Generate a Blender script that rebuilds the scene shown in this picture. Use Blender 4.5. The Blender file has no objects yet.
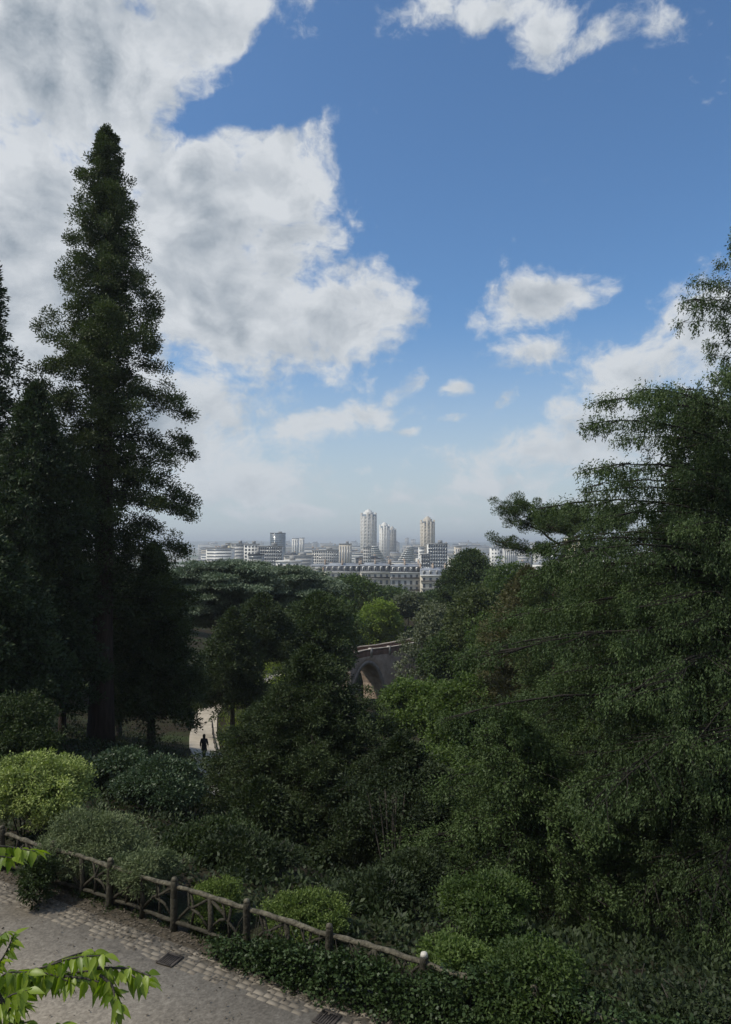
import bpy, math, random
import numpy as np
from math import radians, sin, cos, pi, atan2, sqrt

R0 = np.random.RandomState(7)
scene = bpy.context.scene
COL = scene.collection
W, H, FPX = 731, 1024, 740.0
CAM = np.array([0.0, 0.0, 8.5])
PITCH = radians(2.5)

# ------------------------------------------------------------------ camera maths
def ray(px, py):
    x = (px - W / 2) / FPX; y = -(py - H / 2) / FPX
    c, s = cos(PITCH), sin(PITCH)
    return np.array([x, c - s * y, s + c * y])
def at(px, py, d):
    r = ray(px, py); return CAM + r * (d / r[1])
def on_z(px, py, z):
    r = ray(px, py); return CAM + r * ((z - CAM[2]) / r[2])

# ------------------------------------------------------------------ terrain
FO = np.array([-7.262, 18.417]); FD = np.array([0.8688, -0.4952]); FN = np.array([0.4952, 0.8688])
def sstep(a, b, x):
    t = np.clip((np.asarray(x, float) - a) / (b - a), 0, 1); return t * t * (3 - 2 * t)
def terrain(x, y):
    x = np.asarray(x, float); y = np.asarray(y, float)
    s = (x - FO[0]) * FN[0] + (y - FO[1]) * FN[1]
    wd = 22 + 20 * (1 - sstep(-14, 0, x))
    z = -9 * sstep(0, 1, (s - 0.9) / wd)
    z = z + 6.9 * sstep(0, 1, (-7.0 - s) / 4.0)
    z = z - 12 * np.exp(-(((x - 6) / 22) ** 2 + ((y - 128) / 26) ** 2))
    z = z - 18 * sstep(190, 300, y)
    z = z + 3.5 * sstep(16, 60, np.abs(x + 2)) * sstep(25, 60, y) * (1 - sstep(150, 220, y))
    bump = 0.25 * np.sin(x * .31 + 1.3) * np.sin(y * .27) + 0.12 * np.sin(x * .9 + y * .7)
    z = z + bump * sstep(1.5, 8, s) * (1 - sstep(200, 300, y))
    return z
def T(x, y): return float(terrain(x, y))

# ------------------------------------------------------------------ object helpers
def link(o, parent=None):
    COL.objects.link(o)
    if parent is not None: o.parent = parent
    return o
def tag(o, label=None, cat=None, group=None, kind=None):
    if label: o['label'] = label
    if cat: o['category'] = cat
    if group: o['group'] = group
    if kind: o['kind'] = kind
    return o
def empty(name, loc, label, cat, group=None, rz=0.0):
    o = bpy.data.objects.new(name, None); o.location = [float(v) for v in loc]; o.rotation_euler = (0, 0, rz)
    o.empty_display_size = 0.3
    link(o); return tag(o, label, cat, group)
def copy_tree(root, loc, rz, sc, label, group=None):
    r = root.copy(); COL.objects.link(r); r.location = [float(v) for v in loc]
    r.rotation_euler = (0, 0, rz); r.scale = sc
    r['label'] = label
    if group: r['group'] = group
    elif 'group' in r: del r['group']
    for ch in list(root.children):
        c = ch.copy(); COL.objects.link(c); c.parent = r
        for g in list(ch.children):
            d = g.copy(); COL.objects.link(d); d.parent = c
    return r

class Buf:
    def __init__(s): s.V = []; s.F = []; s.T = []; s.n = 0
    def add(s, V, F, t=0.5):
        V = np.asarray(V, np.float32).reshape(-1, 3); F = np.asarray(F, np.int32).reshape(-1, 4)
        s.V.append(V); s.F.append(F + s.n); s.n += len(V)
        t = np.asarray(t, np.float32)
        s.T.append(np.full(len(F), float(t), np.float32) if t.ndim == 0 else t)
        return s
    def box(s, c, d, rz=0.0, t=0.5, taper=1.0):
        hx, hy, hz = d[0] / 2, d[1] / 2, d[2] / 2
        P = []
        for z, k in ((-hz, 1.0), (hz, taper)):
            for x, y in ((-hx, -hy), (hx, -hy), (hx, hy), (-hx, hy)):
                x2, y2 = x * k, y * k
                P.append((c[0] + x2 * cos(rz) - y2 * sin(rz), c[1] + x2 * sin(rz) + y2 * cos(rz), c[2] + z))
        F = [(3, 2, 1, 0), (4, 5, 6, 7), (0, 1, 5, 4), (1, 2, 6, 5), (2, 3, 7, 6), (3, 0, 4, 7)]
        return s.add(P, F, t)
    def tube(s, pts, rad, sides=6, t=0.5, rough=0.0, rng=None):
        pts = np.asarray(pts, float); rad = np.asarray(rad, float)
        if rad.ndim == 0: rad = np.full(len(pts), float(rad))
        pts = np.vstack([pts[:1], pts, pts[-1:]]); rad = np.concatenate([[1e-3], rad, [1e-3]])
        n = len(pts)
        tan = np.gradient(pts[1:-1], axis=0) if n > 3 else np.array([pts[-1] - pts[0]] * (n - 2))
        tan = np.vstack([tan[:1], tan, tan[-1:]])
        tan /= np.linalg.norm(tan, axis=1)[:, None] + 1e-9
        ref = np.array([0, 0, 1.0]) if abs(tan[:, 2]).mean() < .8 else np.array([1.0, 0.2, 0])
        a = np.cross(tan, ref); a /= np.linalg.norm(a, axis=1)[:, None] + 1e-9
        b = np.cross(tan, a)
        th = np.arange(sides) * 2 * pi / sides
        rr = rad[:, None] * np.ones(sides)[None]
        if rough and rng is not None: rr = rr * (1 + rough * rng.randn(n, sides))
        V = pts[:, None, :] + rr[:, :, None] * (np.cos(th)[None, :, None] * a[:, None, :] + np.sin(th)[None, :, None] * b[:, None, :])
        i = np.arange(n - 1)[:, None] * sides; j = np.arange(sides)[None]
        j2 = (j + 1) % sides
        F = np.stack([i + j, i + j2, i + sides + j2, i + sides + j], -1).reshape(-1, 4)
        return s.add(V.reshape(-1, 3), F, t)
    def build(s, name, mat, parent=None, smooth=False, loc=None):
        V = np.vstack(s.V); F = np.vstack(s.F); Tt = np.concatenate(s.T)
        me = bpy.data.meshes.new(name)
        me.vertices.add(len(V)); me.vertices.foreach_set('co', V.ravel())
        me.loops.add(len(F) * 4); me.loops.foreach_set('vertex_index', F.ravel())
        me.polygons.add(len(F)); me.polygons.foreach_set('loop_start', np.arange(len(F), dtype=np.int32) * 4)
        if smooth: me.polygons.foreach_set('use_smooth', np.ones(len(F), bool))
        a = me.attributes.new('tint', 'FLOAT', 'FACE'); a.data.foreach_set('value', Tt)
        me.update(calc_edges=True)
        me.materials.append(mat)
        o = bpy.data.objects.new(name, me)
        if loc is not None: o.location = [float(v) for v in loc]
        return link(o, parent)

def unit(v): return v / (np.linalg.norm(v, axis=-1, keepdims=True) + 1e-9)
def blades(buf, rng, P, D, L, Wd, tint, up=0.0):
    n = len(P)
    if n == 0: return
    D = unit(D); r = rng.randn(n, 3); r[:, 2] += up
    S = unit(np.cross(D, r)); N = np.cross(S, D)
    L = np.broadcast_to(np.asarray(L, float), (n,))[:, None] * rng.uniform(.6, 1.25, (n, 1))
    Wd = np.broadcast_to(np.asarray(Wd, float), (n,))[:, None] * rng.uniform(.7, 1.2, (n, 1))
    m = P + D * L * .45
    V = np.stack([P, m + S * Wd * .5 + N * Wd * .12, P + D * L - N * L * .08, m - S * Wd * .5 + N * Wd * .12], 1)
    F = np.arange(n * 4).reshape(-1, 4)
    buf.add(V.reshape(-1, 3), F, np.asarray(tint, np.float32))

def clumps(buf, rng, C, r, n, L, Wd, tint, flat=1.0, bias=(0, 0, 0), out=1.0, rnd=.6, cdir=None, cdw=0.0, up=0.0, shell=.5):
    C = np.asarray(C, float); k = len(C)
    r = np.broadcast_to(np.asarray(r, float), (k,))
    tint = np.broadcast_to(np.asarray(tint, float), (k,))
    idx = np.repeat(np.arange(k), n); m = len(idx)
    o = unit(rng.randn(m, 3)); rad = rng.uniform(0, 1, m) ** shell
    off = o * rad[:, None]; off[:, 2] *= flat
    P = C[idx] + off * r[idx][:, None]
    D = o * out + np.asarray(bias, float) + rng.randn(m, 3) * rnd
    if cdir is not None: D = D + cdir[idx] * cdw
    tt = tint[idx] + rng.randn(m) * .12
    blades(buf, rng, P, D, L, Wd, tt, up)

# ------------------------------------------------------------------ materials
def mat(name):
    m = bpy.data.materials.new(name); m.use_nodes = True
    nt = m.node_tree; nt.nodes.clear()
    out = nt.nodes.new('ShaderNodeOutputMaterial')
    return m, nt, out
def N(nt, typ, **kw):
    n = nt.nodes.new(typ)
    for k, v in kw.items():
        if k in ('inp',):
            for kk, vv in v.items(): n.inputs[kk].default_value = vv
        else: setattr(n, k, v)
    return n
def leaf_mat(name, dark, light, trans=.22, tcol=None, rough=.6, spec=.25, scale=.25):
    """two leaf colours mixed by the leaf's own tint and a large-scale patchiness of the foliage itself"""
    m, nt, out = mat(name)
    at_ = N(nt, 'ShaderNodeAttribute', attribute_name='tint')
    dark = (dark[0] * 1.08, dark[1], dark[2] * .88); light = (light[0] * 1.08, light[1], light[2] * .88)
    oi = N(nt, 'ShaderNodeObjectInfo')
    add = N(nt, 'ShaderNodeMath', operation='MULTIPLY_ADD', inp={1: .25, 2: -.12})
    nt.links.new(oi.outputs['Random'], add.inputs[0])
    s = N(nt, 'ShaderNodeMath', operation='ADD'); nt.links.new(at_.outputs['Fac'], s.inputs[0]); nt.links.new(add.outputs[0], s.inputs[1])
    mx = N(nt, 'ShaderNodeMix', data_type='RGBA'); mx.clamp_factor = True
    nt.links.new(s.outputs[0], mx.inputs[0])
    mx.inputs[6].default_value = (*dark, 1); mx.inputs[7].default_value = (*light, 1)
    p = N(nt, 'ShaderNodeBsdfPrincipled', inp={'Roughness': rough, 'Specular IOR Level': spec})
    nt.links.new(mx.outputs[2], p.inputs['Base Color'])
    if trans > 0:
        t = N(nt, 'ShaderNodeBsdfTranslucent')
        mm = N(nt, 'ShaderNodeMix', data_type='RGBA', blend_type='MULTIPLY'); mm.inputs[0].default_value = 1
        nt.links.new(mx.outputs[2], mm.inputs[6]); mm.inputs[7].default_value = (*(tcol or (1.3, 1.5, .5)), 1)
        nt.links.new(mm.outputs[2], t.inputs['Color'])
        ms = N(nt, 'ShaderNodeMixShader', inp={0: trans})
        nt.links.new(p.outputs[0], ms.inputs[1]); nt.links.new(t.outputs[0], ms.inputs[2]); nt.links.new(ms.outputs[0], out.inputs[0])
    else: nt.links.new(p.outputs[0], out.inputs[0])
    return m
def noise_mat(name, c1, c2, scale=2.0, rough=.85, bump=.3, bscale=None, detail=6, spec=.3, c3=None, metallic=0.0, stretch=None, bdist=.05):
    m, nt, out = mat(name)
    tc = N(nt, 'ShaderNodeTexCoord'); src = tc.outputs['Object']
    if stretch:
        mp = N(nt, 'ShaderNodeMapping'); mp.inputs['Scale'].default_value = stretch
        nt.links.new(src, mp.inputs[0]); src = mp.outputs[0]
    no = N(nt, 'ShaderNodeTexNoise', inp={'Scale': scale, 'Detail': detail, 'Roughness': .6}); nt.links.new(src, no.inputs['Vector'])
    cr = N(nt, 'ShaderNodeValToRGB'); cr.color_ramp.elements[0].position = .35; cr.color_ramp.elements[1].position = .65
    cr.color_ramp.elements[0].color = (*c1, 1); cr.color_ramp.elements[1].color = (*c2, 1)
    if c3: e = cr.color_ramp.elements.new(.8); e.color = (*c3, 1)
    nt.links.new(no.outputs['Fac'], cr.inputs[0])
    p = N(nt, 'ShaderNodeBsdfPrincipled', inp={'Roughness': rough, 'Specular IOR Level': spec, 'Metallic': metallic})
    nt.links.new(cr.outputs[0], p.inputs['Base Color'])
    if bump:
        n2 = N(nt, 'ShaderNodeTexNoise', inp={'Scale': bscale or scale * 6, 'Detail': 5}); nt.links.new(src, n2.inputs['Vector'])
        b = N(nt, 'ShaderNodeBump', inp={'Strength': bump, 'Distance': bdist}); nt.links.new(n2.outputs['Fac'], b.inputs['Height'])
        nt.links.new(b.outputs[0], p.inputs['Normal'])
    nt.links.new(p.outputs[0], out.inputs[0])
    return m

M = {}
M['bark_red'] = noise_mat('bark_reddish', (.018, .012, .009), (.05, .034, .026), 1.5, stretch=(6, 6, .6), bump=.7)
M['bark'] = noise_mat('bark_grey', (.03, .026, .021), (.075, .065, .052), 2, stretch=(4, 4, .8), bump=.6)
M['bark_dark'] = noise_mat('bark_dark_conifer', (.012, .010, .008), (.030, .025, .019), 2, stretch=(4, 4, .8), bump=.5)
M['bark_pine'] = noise_mat('bark_pine', (.05, .033, .026), (.13, .09, .07), 2, stretch=(4, 4, 1), bump=.6)
M['sequoia'] = leaf_mat('sequoia_leaf', (.020, .034, .014), (.058, .085, .028), .15)
M['yewA'] = leaf_mat('drooping_conifer_leaf', (.017, .034, .013), (.080, .128, .045), .2)
M['dark'] = leaf_mat('dark_conifer_leaf', (.013, .024, .011), (.056, .084, .036), .18)
M['darkleft'] = leaf_mat('deep_green_evergreen_leaf', (.014, .027, .013), (.044, .072, .030), .15)  # the dark green of the left evergreens themselves
M['cedar'] = leaf_mat('cedar_needles', (.05, .075, .055), (.16, .22, .165), .1, tcol=(1, 1.2, .8))
M['pine'] = leaf_mat('pine_needles', (.024, .044, .016), (.074, .115, .040), .15)
M['brownpine'] = leaf_mat('brownish_conifer_needles', (.038, .040, .020), (.100, .102, .048), .15)
M['midgreen'] = leaf_mat('mid_green_leaf', (.036, .066, .020), (.120, .185, .058), .3)
M['darkbroad'] = leaf_mat('dark_broad_leaf', (.024, .046, .015), (.072, .115, .036), .25)
M['olive'] = leaf_mat('olive_broad_leaf', (.036, .056, .020), (.100, .130, .050), .25)
M['bright'] = leaf_mat('bright_yellow_green_leaf', (.08, .135, .022), (.20, .28, .055), .3)
M['greygreen'] = leaf_mat('grey_green_leaf', (.055, .075, .050), (.15, .18, .12), .2)
M['silver'] = leaf_mat('silvery_leaf', (.075, .110, .055), (.24, .30, .17), .2, tcol=(1, 1.1, .7))
M['variegated'] = leaf_mat('variegated_leaf', (.040, .075, .018), (.40, .50, .19), .2)
M['hedge'] = leaf_mat('yellow_green_leaf', (.040, .075, .018), (.150, .215, .055), .22)
M['teal'] = leaf_mat('bluish_glossy_leaf', (.024, .048, .026), (.078, .125, .068), .14, rough=.5, spec=.35)
M['ivy'] = leaf_mat('ivy_leaf', (.018, .038, .014), (.062, .105, .040), .12, rough=.5, spec=.3)
M['under'] = leaf_mat('understory_leaf', (.018, .034, .012), (.055, .085, .030), .2)
M['near'] = leaf_mat('fresh_leaf', (.12, .20, .02), (.27, .37, .045), .45, tcol=(1.3, 1.45, .35), rough=.42, spec=.45)
M['fence'] = noise_mat('mossy_log_concrete', (.022, .020, .014), (.062, .056, .040), 6, bump=.7, bscale=18, c3=(.06, .075, .035))
M['fencetop'] = noise_mat('weathered_log_top', (.04, .036, .025), (.150, .135, .098), 8, bump=.7, bscale=22, c3=(.11, .12, .06))
M['cut'] = noise_mat('pale_cut_end', (.45, .42, .36), (.68, .65, .58), 9, bump=.2)
M['litter'] = noise_mat('dry_leaf_litter', (.05, .042, .032), (.15, .128, .10), 30, bump=0)
M['skin'] = noise_mat('skin', (.42, .26, .19), (.46, .29, .21), 5, bump=0)
M['cloth'] = noise_mat('dark_clothing', (.012, .012, .014), (.025, .025, .03), 8, bump=.1)
M['hair'] = noise_mat('dark_hair', (.012, .009, .007), (.03, .02, .015), 20, bump=.1)
M['redcloth'] = noise_mat('rust_red_clothing', (.24, .06, .04), (.32, .09, .06), 8, bump=.1)
M['stone'] = noise_mat('weathered_bridge_stone', (.24, .18, .135), (.38, .30, .235), .9, bump=.4, c3=(.42, .34, .27))
M['brick'] = None
def brick_mat(name, c1, c2, mortar, scale, bw=.5, rh=.25, ms=.02, bump=.5, ncol=None):
    m, nt, out = mat(name)
    tc = N(nt, 'ShaderNodeTexCoord')
    b = N(nt, 'ShaderNodeTexBrick', inp={'Scale': scale, 'Mortar Size': ms, 'Brick Width': bw, 'Row Height': rh, 'Bias': 0.0})
    b.inputs['Color1'].default_value = (*c1, 1); b.inputs['Color2'].default_value = (*c2, 1); b.inputs['Mortar'].default_value = (*mortar, 1)
    n0 = N(nt, 'ShaderNodeTexNoise', inp={'Scale': 2.5, 'Detail': 4})
    nt.links.new(tc.outputs['Object'], n0.inputs['Vector'])
    mv = N(nt, 'ShaderNodeVectorMath', operation='MULTIPLY_ADD'); mv.inputs[1].default_value = (.09, .09, .09)
    nt.links.new(n0.outputs['Color'], mv.inputs[0]); nt.links.new(tc.outputs['Object'], mv.inputs[2])
    nt.links.new(mv.outputs[0], b.inputs['Vector'])
    n1 = N(nt, 'ShaderNodeTexNoise', inp={'Scale': 1.1, 'Detail': 8, 'Roughness': .65}); nt.links.new(tc.outputs['Object'], n1.inputs['Vector'])
    mr = N(nt, 'ShaderNodeMapRange', inp={1: .3, 2: .7, 3: .72, 4: 1.4}); nt.links.new(n1.outputs['Fac'], mr.inputs[0])
    mm = N(nt, 'ShaderNodeVectorMath', operation='SCALE'); nt.links.new(b.outputs['Color'], mm.inputs[0]); nt.links.new(mr.outputs[0], mm.inputs['Scale'])
    p = N(nt, 'ShaderNodeBsdfPrincipled', inp={'Roughness': .85, 'Specular IOR Level': .3})
    nt.links.new(mm.outputs[0], p.inputs['Base Color'])
    bp = N(nt, 'ShaderNodeBump', inp={'Strength': bump, 'Distance': .02}); bp.invert = True
    nt.links.new(b.outputs['Fac'], bp.inputs['Height']); nt.links.new(bp.outputs[0], p.inputs['Normal'])
    nt.links.new(p.outputs[0], out.inputs[0]); return m
M['setts'] = brick_mat('worn_stone_setts', (.145, .122, .092), (.20, .172, .135), (.135, .115, .088), 1.0, .24, .15, .014, .2)
M['brick'] = brick_mat('reddish_brick', (.15, .085, .062), (.20, .12, .09), (.2, .16, .13), 1.0, .5, .16, .02, .3)

def road_mat():
    m, nt, out = mat('compacted_asphalt')
    tc = N(nt, 'ShaderNodeTexCoord')
    a = N(nt, 'ShaderNodeTexNoise', inp={'Scale': .55, 'Detail': 7, 'Roughness': .6}); nt.links.new(tc.outputs['Object'], a.inputs[0])
    cr = N(nt, 'ShaderNodeValToRGB'); e = cr.color_ramp.elements
    e[0].position = .3; e[0].color = (.275, .235, .182, 1); e[1].position = .7; e[1].color = (.375, .325, .255, 1)
    nt.links.new(a.outputs['Fac'], cr.inputs[0])
    v = N(nt, 'ShaderNodeTexVoronoi', inp={'Scale': 26}); nt.links.new(tc.outputs['Object'], v.inputs[0])
    mr = N(nt, 'ShaderNodeMapRange', inp={1: 0, 2: 1, 3: .75, 4: 1.25}); nt.links.new(v.outputs['Color'], mr.inputs[0])
    n3 = N(nt, 'ShaderNodeTexNoise', inp={'Scale': 9, 'Detail': 5, 'Roughness': .7}); nt.links.new(tc.outputs['Object'], n3.inputs[0])
    mr2 = N(nt, 'ShaderNodeMapRange', inp={1: .3, 2: .7, 3: .74, 4: 1.22}); nt.links.new(n3.outputs['Fac'], mr2.inputs[0])
    ml = N(nt, 'ShaderNodeMath', operation='MULTIPLY'); nt.links.new(mr.outputs[0], ml.inputs[0]); nt.links.new(mr2.outputs[0], ml.inputs[1])
    sc = N(nt, 'ShaderNodeVectorMath', operation='SCALE'); nt.links.new(cr.outputs[0], sc.inputs[0]); nt.links.new(ml.outputs[0], sc.inputs['Scale'])
    p = N(nt, 'ShaderNodeBsdfPrincipled', inp={'Roughness': .95, 'Specular IOR Level': .08}); nt.links.new(sc.outputs[0], p.inputs['Base Color'])
    b = N(nt, 'ShaderNodeBump', inp={'Strength': .15, 'Distance': .004}); nt.links.new(v.outputs['Distance'], b.inputs['Height']); nt.links.new(b.outputs[0], p.inputs['Normal'])
    nt.links.new(p.outputs[0], out.inputs[0]); return m
M['road'] = road_mat()
M['path'] = noise_mat('pale_sandy_path', (.34, .30, .245), (.46, .41, .34), 1.2, bump=.2)
def ground_mat():
    m, nt, out = mat('soil_and_grass')
    tc = N(nt, 'ShaderNodeTexCoord')
    a = N(nt, 'ShaderNodeTexNoise', inp={'Scale': .22, 'Detail': 8, 'Roughness': .65}); nt.links.new(tc.outputs['Object'], a.inputs[0])
    cr = N(nt, 'ShaderNodeValToRGB'); e = cr.color_ramp.elements
    e[0].position = .45; e[0].color = (.030, .025, .017, 1); e[1].position = .62; e[1].color = (.035, .048, .020, 1)
    nt.links.new(a.outputs['Fac'], cr.inputs[0])
    g = N(nt, 'ShaderNodeTexNoise', inp={'Scale': 14, 'Detail': 4}); nt.links.new(tc.outputs['Object'], g.inputs[0])
    mr = N(nt, 'ShaderNodeMapRange', inp={1: .3, 2: .7, 3: .6, 4: 1.4}); nt.links.new(g.outputs['Fac'], mr.inputs[0])
    sc = N(nt, 'ShaderNodeVectorMath', operation='SCALE'); nt.links.new(cr.outputs[0], sc.inputs[0]); nt.links.new(mr.outputs[0], sc.inputs['Scale'])
    # paved city plain far away
    sx = N(nt, 'ShaderNodeSeparateXYZ'); nt.links.new(tc.outputs['Object'], sx.inputs[0])
    far = N(nt, 'ShaderNodeMapRange', inp={1: 260, 2: 330, 3: 0, 4: 1}); nt.links.new(sx.outputs['Y'], far.inputs[0])
    c = N(nt, 'ShaderNodeTexVoronoi', inp={'Scale': .012}); nt.links.new(tc.outputs['Object'], c.inputs[0])
    c2 = N(nt, 'ShaderNodeValToRGB'); q = c2.color_ramp.elements; q[0].color = (.07, .10, .06, 1); q[1].color = (.30, .29, .27, 1); q[0].position = .25; q[1].position = .6
    nt.links.new(c.outputs['Color'], c2.inputs[0])
    mx = N(nt, 'ShaderNodeMix', data_type='RGBA'); nt.links.new(far.outputs[0], mx.inputs[0]); nt.links.new(sc.outputs[0], mx.inputs[6]); nt.links.new(c2.outputs[0], mx.inputs[7])
    p = N(nt, 'ShaderNodeBsdfPrincipled', inp={'Roughness': .95, 'Specular IOR Level': .1}); nt.links.new(mx.outputs[2], p.inputs['Base Color'])
    b = N(nt, 'ShaderNodeBump', inp={'Strength': .6, 'Distance': .1}); nt.links.new(g.outputs['Fac'], b.inputs['Height']); nt.links.new(b.outputs[0], p.inputs['Normal'])
    nt.links.new(p.outputs[0], out.inputs[0]); return m
M['ground'] = ground_mat()
M['hills'] = noise_mat('wooded_hills', (.03, .055, .03), (.10, .12, .08), .004, bump=0)
M['cream'] = noise_mat('cream_stone', (.42, .38, .31), (.56, .52, .44), .35, bump=.1)
M['white'] = noise_mat('white_render', (.58, .57, .54), (.72, .71, .68), .2, bump=.05)
M['pale'] = noise_mat('pale_concrete', (.38, .37, .35), (.50, .49, .465), .2, bump=.05)
M['grey'] = noise_mat('grey_concrete', (.24, .24, .24), (.34, .34, .335), .2, bump=.05)
M['beige'] = noise_mat('beige_panels', (.40, .36, .30), (.52, .475, .41), .2, bump=.05)
M['yellowrender'] = noise_mat('yellowish_render', (.62, .55, .38), (.72, .65, .47), .2, bump=.05)  # yellowish cream is the wall's own colour
M['zinc'] = noise_mat('zinc_roof', (.20, .215, .24), (.31, .33, .36), .5, bump=.1, rough=.55)
M['slate'] = noise_mat('dark_slate', (.035, .040, .050), (.07, .075, .09), .6, bump=.2, rough=.55)
M['darkglass'] = noise_mat('dark_glass', (.045, .052, .065), (.08, .09, .105), .15, bump=0, rough=.15, spec=.6)
M['hazeglass'] = noise_mat('haze_pale_glass', (.15, .165, .185), (.22, .235, .255), .15, bump=0, rough=.25, spec=.5)  # glass lightened in colour to imitate haze over distant windows
M['blueglass'] = noise_mat('blue_grey_glass', (.10, .13, .16), (.18, .22, .26), .12, bump=0, rough=.2, spec=.6)
M['brickchim'] = noise_mat('chimney_brick', (.30, .22, .17), (.46, .38, .31), .8, bump=.2)
M['iron'] = noise_mat('dark_iron', (.02, .02, .02), (.045, .042, .04), 12, bump=.3, rough=.6)
M['rust'] = noise_mat('rusted_grate', (.035, .03, .027), (.065, .055, .048), 10, bump=.4, rough=.7)

# ------------------------------------------------------------------ tree makers (all local, base at 0,0,0)
def smoothnoise(rng, n=6):
    a = rng.uniform(0, 2 * pi, (n, 3)); f = rng.randn(n, 3)
    def fn(P): return sum(np.sin(P @ f[i] + a[i, 0]) for i in range(n)) / n
    return fn
def trunk_pts(rng, Hh, lean=(0, 0), wob=.02, n=14, sink=1.0):
    z = np.linspace(-sink, Hh, n); t = np.clip(z / Hh, 0, 1)
    x = lean[0] * t + wob * Hh * np.sin(t * 5 + rng.uniform(0, 6)) * t
    y = lean[1] * t + wob * Hh * np.sin(t * 4 + rng.uniform(0, 6)) * t
    return np.stack([x, y, z], 1)

def conifer(root, rng, Hh, prof, rt, nb, t0=.1, slope=.1, curve=-.25, spacing=.45, lat=.35, s0=.3, cr=.4, nl=24, L=.22, Wd=.06,
            flat=.7, bias=(0, 0, .2), cdw=.5, leaf='dark', bark='bark', lenvar=(.7, 1.12), hang=0, tintbase=.35, tiptint=.3, low=None, up=0.0,
            inner=0, azlim=None, strings=0, slen=.5, crown_name='crown', lean=(0, 0), pw=.85, shell=.5, rnd=.5, out=.8, sides=4, gapn=.0):
    nl = int(nl * 1.5); Wd = Wd * 1.25; cr = cr * 1.12
    tb, br, lf = Buf(), Buf(), Buf()
    tp = trunk_pts(rng, Hh, lean, .004)
    zz = np.clip(tp[:, 2] / Hh, 0, 1)
    tb.tube(tp, rt * (1 - zz) ** .8 + rt * .35 * np.exp(-np.clip(tp[:, 2], 0, 99) / 1.2) + .015, 10, rough=.05, rng=rng)
    gn = smoothnoise(rng)
    Cs, Ds, Ts, Rs = [], [], [], []
    for i in range(nb):
        t = t0 + (1 - t0) * ((i + rng.uniform()) / nb) ** pw
        if t > .995: continue
        az = i * 2.399963 + rng.uniform(-.5, .5)
        if azlim is not None and not azlim(az % (2 * pi), t): continue
        Lb = prof(t) * rng.uniform(*lenvar)
        gv = gn(np.array([[cos(az) * 1.6, sin(az) * 1.6, t * 9]]))[0]
        Lb *= 1 + .35 * gv
        if gapn and gv < -gapn: continue
        if Lb < .12: continue
        c0 = np.array([np.interp(t * Hh, tp[:, 2], tp[:, 0]), np.interp(t * Hh, tp[:, 2], tp[:, 1]), t * Hh])
        d = np.array([cos(az), sin(az), 0]); perp = np.array([-sin(az), cos(az), 0])
        sl = slope(t) if callable(slope) else slope
        s = np.linspace(0, 1, 6)
        bend = rng.uniform(-.15, .15)
        pts = c0 + d * (Lb * s)[:, None] + perp * (bend * Lb * s * s)[:, None] + np.array([0, 0, 1.0]) * (sl * Lb * s + curve * Lb * s * s)[:, None]
        if Lb > .5: br.tube(pts, (.008 + .0065 * Lb) * (1 - .85 * s), sides)
        k = max(3, int(Lb * (1 - s0) / spacing * (1 + lat * Lb * .9)))
        ss = 1 - (1 - s0) * rng.uniform(0, 1, k) ** 1.15
        ss[0] = 1.0
        lu = rng.uniform(-1, 1, k); lo = np.sign(lu) * np.abs(lu) ** 1.35 * lat * Lb * (1.15 - ss) * 1.1
        c = c0 + d * (Lb * ss)[:, None] + perp * (bend * Lb * ss * ss + lo)[:, None]
        c[:, 2] += sl * Lb * ss + curve * Lb * ss * ss - hang * np.abs(lo) + rng.randn(k) * .08 * cr
        Cs.append(c); dd = d + perp * (lo / (Lb + .1))[:, None] * 1.5; Ds.append(unit(dd))
        Ts.append(tintbase + tiptint * (ss - .5) * 2 * rng.uniform(.5, 1) + rng.uniform(-.12, .12) + .1 * gv)
        Rs.append(np.full(k, cr * min(1.0, .45 + Lb * .3)) * rng.uniform(.7, 1.25, k))
        # twigs to a few of the shoots
        for q in range(0, k, 3):
            b0 = c0 + d * (Lb * max(0, ss[q] - .12)) + np.array([0, 0, sl * Lb * max(0, ss[q] - .12) + curve * Lb * max(0, ss[q] - .12) ** 2])
            if Lb > .8: br.tube([b0, (b0 + c[q]) / 2, c[q]], [.02, .014, .008], 3)
    C = np.vstack(Cs); D = np.vstack(Ds); Tn = np.concatenate(Ts); Rr = np.concatenate(Rs)
    clumps(lf, rng, C, Rr, nl, L, Wd, Tn, flat=flat, bias=bias, out=out, rnd=rnd, cdir=D, cdw=cdw, up=up, shell=shell)
    if strings:
        m = len(C); idx = np.repeat(np.arange(m), strings); ph = rng.uniform(0, 2 * pi, len(idx)); rr_s = rng.uniform(.2, .9, len(idx)) * Rr[idx]
        base = C[idx] + np.stack([np.cos(ph) * rr_s, np.sin(ph) * rr_s, 0 * ph], 1)
        ln = slen * rng.uniform(.4, 1.25, len(idx)); q = 9
        tt_ = np.tile(np.linspace(0, 1, q), len(idx)); id2 = np.repeat(np.arange(len(idx)), q)
        P = base[id2] + np.stack([rng.randn(len(id2)) * .012, rng.randn(len(id2)) * .012, -tt_ * ln[id2]], 1)
        Dd = rng.randn(len(id2), 3) * .55 + D[idx][id2] * .35; Dd[:, 2] -= .9
        blades(lf, rng, P, Dd, L * .95, Wd * 1.05, Tn[idx][id2] + rng.randn(len(id2)) * .1 + .05)
    # leader tip
    zt = np.linspace(.93, 1.0, 5) * Hh
    tipc = np.stack([np.full(5, tp[-1, 0]), np.full(5, tp[-1, 1]), zt], 1)
    clumps(lf, rng, tipc, .3 * cr + .08, nl, L, Wd, tintbase, bias=(0, 0, .5))
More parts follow.
